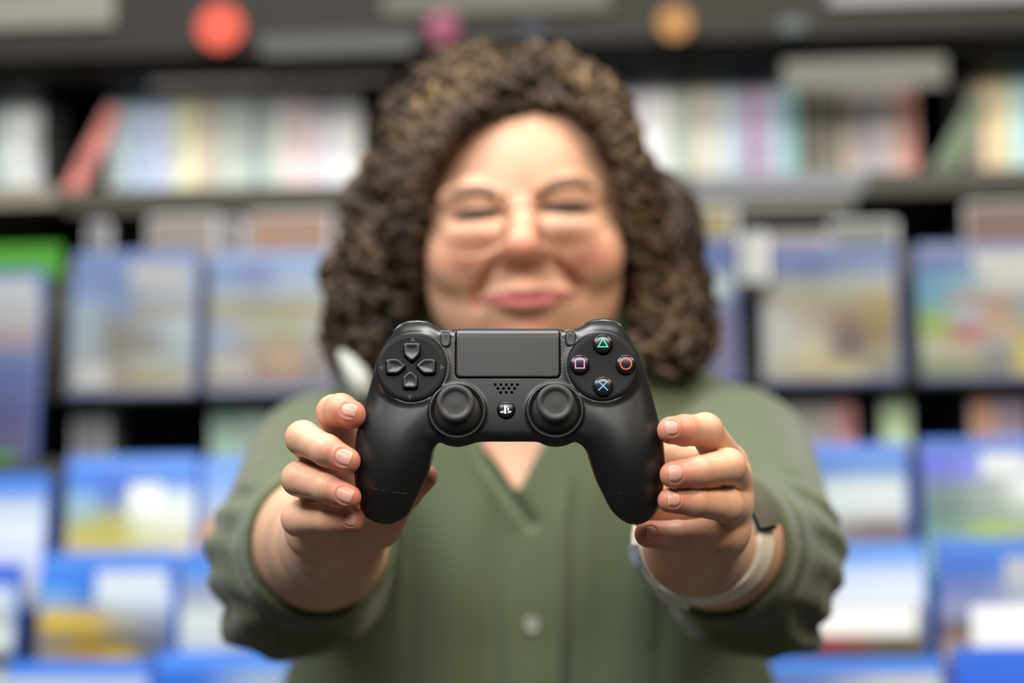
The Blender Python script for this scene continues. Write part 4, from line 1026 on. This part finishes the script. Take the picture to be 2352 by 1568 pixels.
face_case(2150, 2465, 1228, 1480, R3, [["3c68b8","4c78c0"],["6070a8","8894b0"],["8088b0","a8b0b8"],["685c60","706870"],["a09080","685c60"],["504448","504850"],["706860","504448"]], 'blue game case with a big white sticker on its dark cover, third row right edge', H=.165, header='3f78d4', sticker=[(.24, .40, .98, .90, 'f2f5fa'), (.5, .12, .95, .3, 'a8b0b8')])
# fourth row
R4 = -.33
face_case(8, 345, 1512, 1600, R4, [["c0cce0","b8c8e0"],["d0dcec","c8d4e8"],["c0d0e0","a8b8d0"]], 'blue game case with a pale top, bottom edge of the picture at left', H=.165, header='4484e8')
face_case(352, 690, 1490, 1600, R4, [["5888d0","98b0cc"],["b8c8d0","c0d0d8"],["c0d0d8","b0c0c8"]], 'blue game case partly behind the shirt, bottom edge left of the person', H=.165, header='4a8cf0')
face_case(1740, 2172, 1505, 1600, R4, [["8898c0","c8ccd4"],["b8bcc8","e8ecee"],["b0b4c0","e0e4e8"]], 'wide blue game case with a white corner label, bottom edge right of the person', H=.165, header='4a8cf0')
face_case(2188, 2525, 1478, 1600, R4, [["2c6cd8","3070d8"],["6878a8","8890a8"],["8090b0","8088a0"]], 'deep blue game case, bottom right corner of the picture', H=.165, header='1f68e0')
# cases whose tops peek out behind the upper face-out row
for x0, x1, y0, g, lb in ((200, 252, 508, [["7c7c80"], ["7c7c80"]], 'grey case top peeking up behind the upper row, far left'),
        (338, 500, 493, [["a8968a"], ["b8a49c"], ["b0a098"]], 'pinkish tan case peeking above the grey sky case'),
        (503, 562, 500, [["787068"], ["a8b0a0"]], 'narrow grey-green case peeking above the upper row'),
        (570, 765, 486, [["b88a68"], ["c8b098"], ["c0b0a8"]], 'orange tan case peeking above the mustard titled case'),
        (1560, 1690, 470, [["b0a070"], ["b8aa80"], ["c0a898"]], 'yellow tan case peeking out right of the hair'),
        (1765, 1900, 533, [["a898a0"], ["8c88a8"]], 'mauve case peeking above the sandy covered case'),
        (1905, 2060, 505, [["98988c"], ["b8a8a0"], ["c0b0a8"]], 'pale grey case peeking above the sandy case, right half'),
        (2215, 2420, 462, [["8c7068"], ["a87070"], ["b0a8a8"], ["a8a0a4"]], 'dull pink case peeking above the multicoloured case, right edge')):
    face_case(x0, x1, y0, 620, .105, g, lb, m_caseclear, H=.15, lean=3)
# --- spines
def spine(x0, x1, y0, y1, w, col, label, group, ang=0, cat='game case', depth=.13, zb=None):
    col = '%02x%02x%02x' % tuple(min(250, int(int(col[i:i+2], 16)*1.17)) for i in (0, 2, 4)) if w > .2 else col  # upper-shelf spines lightened: the stronger light there is put into their colour
    u0, _ = S(x0, (y0+y1)/2, w); u1, _ = S(x1, (y0+y1)/2, w); zb = zb or S((x0+x1)/2, y1, w)[1]; zt = S((x0+x1)/2, y0, w)[1]
    root = empty('game_case', SW((u0+u1)/2, w, zb), SRM @ Matrix.Rotation(math.radians(ang), 3, 'Y')); tag(root, label, cat, group)
    wd = (u1-u0)*.95; h = zt-zb
    b = MB(); b.prism(rrect(0, h/2, wd, h, min(.0018, wd*.3), 3), [(0, .0004), (.0006, 0), (depth, 0)], Matrix(((1,0,0,0),(0,0,-1,depth),(0,1,0,0),(0,0,0,1)))).build('case_shell', m_caseclear, root)
    b = MB(); b.box((-wd*.44, -.0006, h*.02), (wd*.44, .0002, h*.98)).build('spine_label', mat('spine_'+col, col, .4, .3), root)
    hi_ = rng.uniform(.35, .8); lo_ = hi_-rng.uniform(.12, .3)
    fc = rng.choice((.78, .88, 1.1)); c2 = '%02x%02x%02x' % tuple(max(0, min(255, int(int(col[i:i+2], 16)*fc))) for i in (0, 2, 4))
    b = MB(); b.box((-wd*.3, -.0010, h*lo_), (wd*.3, -.0004, h*hi_)).build('spine_print', mat('print_'+c2, c2, .4, .3), root)
def hue(c):
    r, g, b = [int(c[i:i+2], 16) for i in (0, 2, 4)]; v = max(r, g, b); s = v-min(r, g, b)
    t = 'pale' if v > 195 else 'mid' if v > 130 else 'dark'
    if s < 22: n = 'grey' if v < 205 else 'white'
    elif r == v: n = 'pink' if b > g+4 else ('tan' if s < 60 else 'red') 
    elif g == v: n = 'green' if b < r+6 else 'teal'
    else: n = 'blue' if g > r else 'violet'
    if r == v and g > r-14 and s >= 22: n = 'yellow'
    return t+' '+n
ORD = ['first','second','third','fourth','fifth','sixth','seventh','eighth','ninth','tenth','eleventh','twelfth','thirteenth','fourteenth','fifteenth','sixteenth','seventeenth','eighteenth','nineteenth','twentieth','twenty-first','twenty-second','twenty-third','twenty-fourth']
def row(x0, x1, ya, yb, w, cols, where, group):
    n = len(cols); st = (x1-x0)/n
    for i, c in enumerate(cols):
        a = x0+i*st; j = rng.uniform(-6, 4)
        spine(a, a+st, ya[0]+(ya[1]-ya[0])*i/max(1, n-1)+j, yb[0]+(yb[1]-yb[0])*i/max(1, n-1), w, c, '%s spine, %s from the left %s' % (hue(c), ORD[i], where), group, zb=zl-.011)
row(-20, 96, (208, 206), (412, 410), .30, ["9fb0b0","a8b4b4","c8cecc","d4d6d2","a8aab0"], 'in the short row at upper left', 'spines on the upper shelf, left edge')
row(250, 828, (205, 198), (422, 404), .30, ["9aa09c","8fa0aa","9db4c8","a0b0c8","a6b6d6","b8b8cc","c9c9a8","d4d4a8","b8a890","c0b0a4","a8b0a4","b4beb8","a8b4ac","7f8c88","98a49c","b8c0ba","d0b8b8","d8c4c4","d4c0c0","c8c0d0","c8d0e4","dce8f0","e8ecd8"], 'in the long upper row left of hair', 'spines on the upper shelf, left of the hair')
row(1330, 1832, (178, 168), (385, 376), .30, ["a8c0d4","9ab8d4","a8b8d8","b8acc8","c4c0cc","ccccd0","d4d4d6","9ca69c","8f9a88","c0b0a0","b0b4ac","a8b4bc","8f9cb0","9c6c94","a8a4b8","94a0b0","6ea8a8"], 'in the upper row right of the hair', 'spines on the upper shelf, right of the hair')
row(1834, 2106, (170, 150), (376, 362), .30, ["4c4634","56503a","6c6850","a09084","98949a","9c989c","b89c90","b07468"], 'in the darker upper group at right', 'darker spines on the upper shelf at right')
row(2218, 2400, (140, 130), (358, 350), .30, ["6c685c","c0a880","b8b898","98c0c8","88b0c4"], 'in the upper right edge group', 'spines on the upper shelf, right edge')
spine(132, 172, 222, 415, .29, 'c87068', 'salmon red case leaning in the gap of the upper shelf at left', 'leaning cases on the upper shelf', 27, zb=zl-.011)
spine(832, 872, 200, 400, .29, 'd8887c', 'coral case leaning beside the hair on the upper shelf', 'leaning cases on the upper shelf', 14, zb=zl-.011)
spine(2120, 2168, 205, 362, .29, '5c7054', 'dark green case leaning in the gap of the upper shelf at right', 'leaning cases on the upper shelf', 30, zb=zl-.011)
# spines seen in the gap below the upper face-out row
LR = [
      (165, 250, 925, 1060, '6c6c70', 'grey case spine under the grey sky case'), (482, 560, 915, 1055, '88a898', 'mint green case spine under the mustard titled case'), (562, 620, 925, 1055, '90a89c', 'pale green case spine by the left shoulder'),
      (1805, 1885, 895, 1020, '8c8a84', 'grey case spine right of the shoulder, under the sandy case'), (1890, 1925, 895, 1020, 'a89490', 'pinkish grey spine left of the red-topped one'), (1926, 1966, 885, 1020, 'b07070', 'dull red spine under the sandy case'),
      (2022, 2092, 885, 1010, 'a0b890', 'pale green case spine under the gap between two cases'), (2228, 2288, 885, 1000, 'b88a74', 'orange tan spine below the multicoloured case'), (2290, 2360, 885, 1000, '9888a0', 'mauve spine at the right edge, below the multicoloured case')]
for x0, x1, y0, y1, c, lb in LR: spine(x0, x1, y0, y1, .01, c, lb, 'spines below the upper face-out row', depth=.09, zb=ZREC)
ug, zg = S(-60, 1046, -.085); uh, _ = S(34, 1046, -.085)
tag(box_at('game_case', ug, uh, -.085, -.07, ZREC, zg, m_casegreen, None, .002), 'bright green case end lying low at the left edge', 'game case')
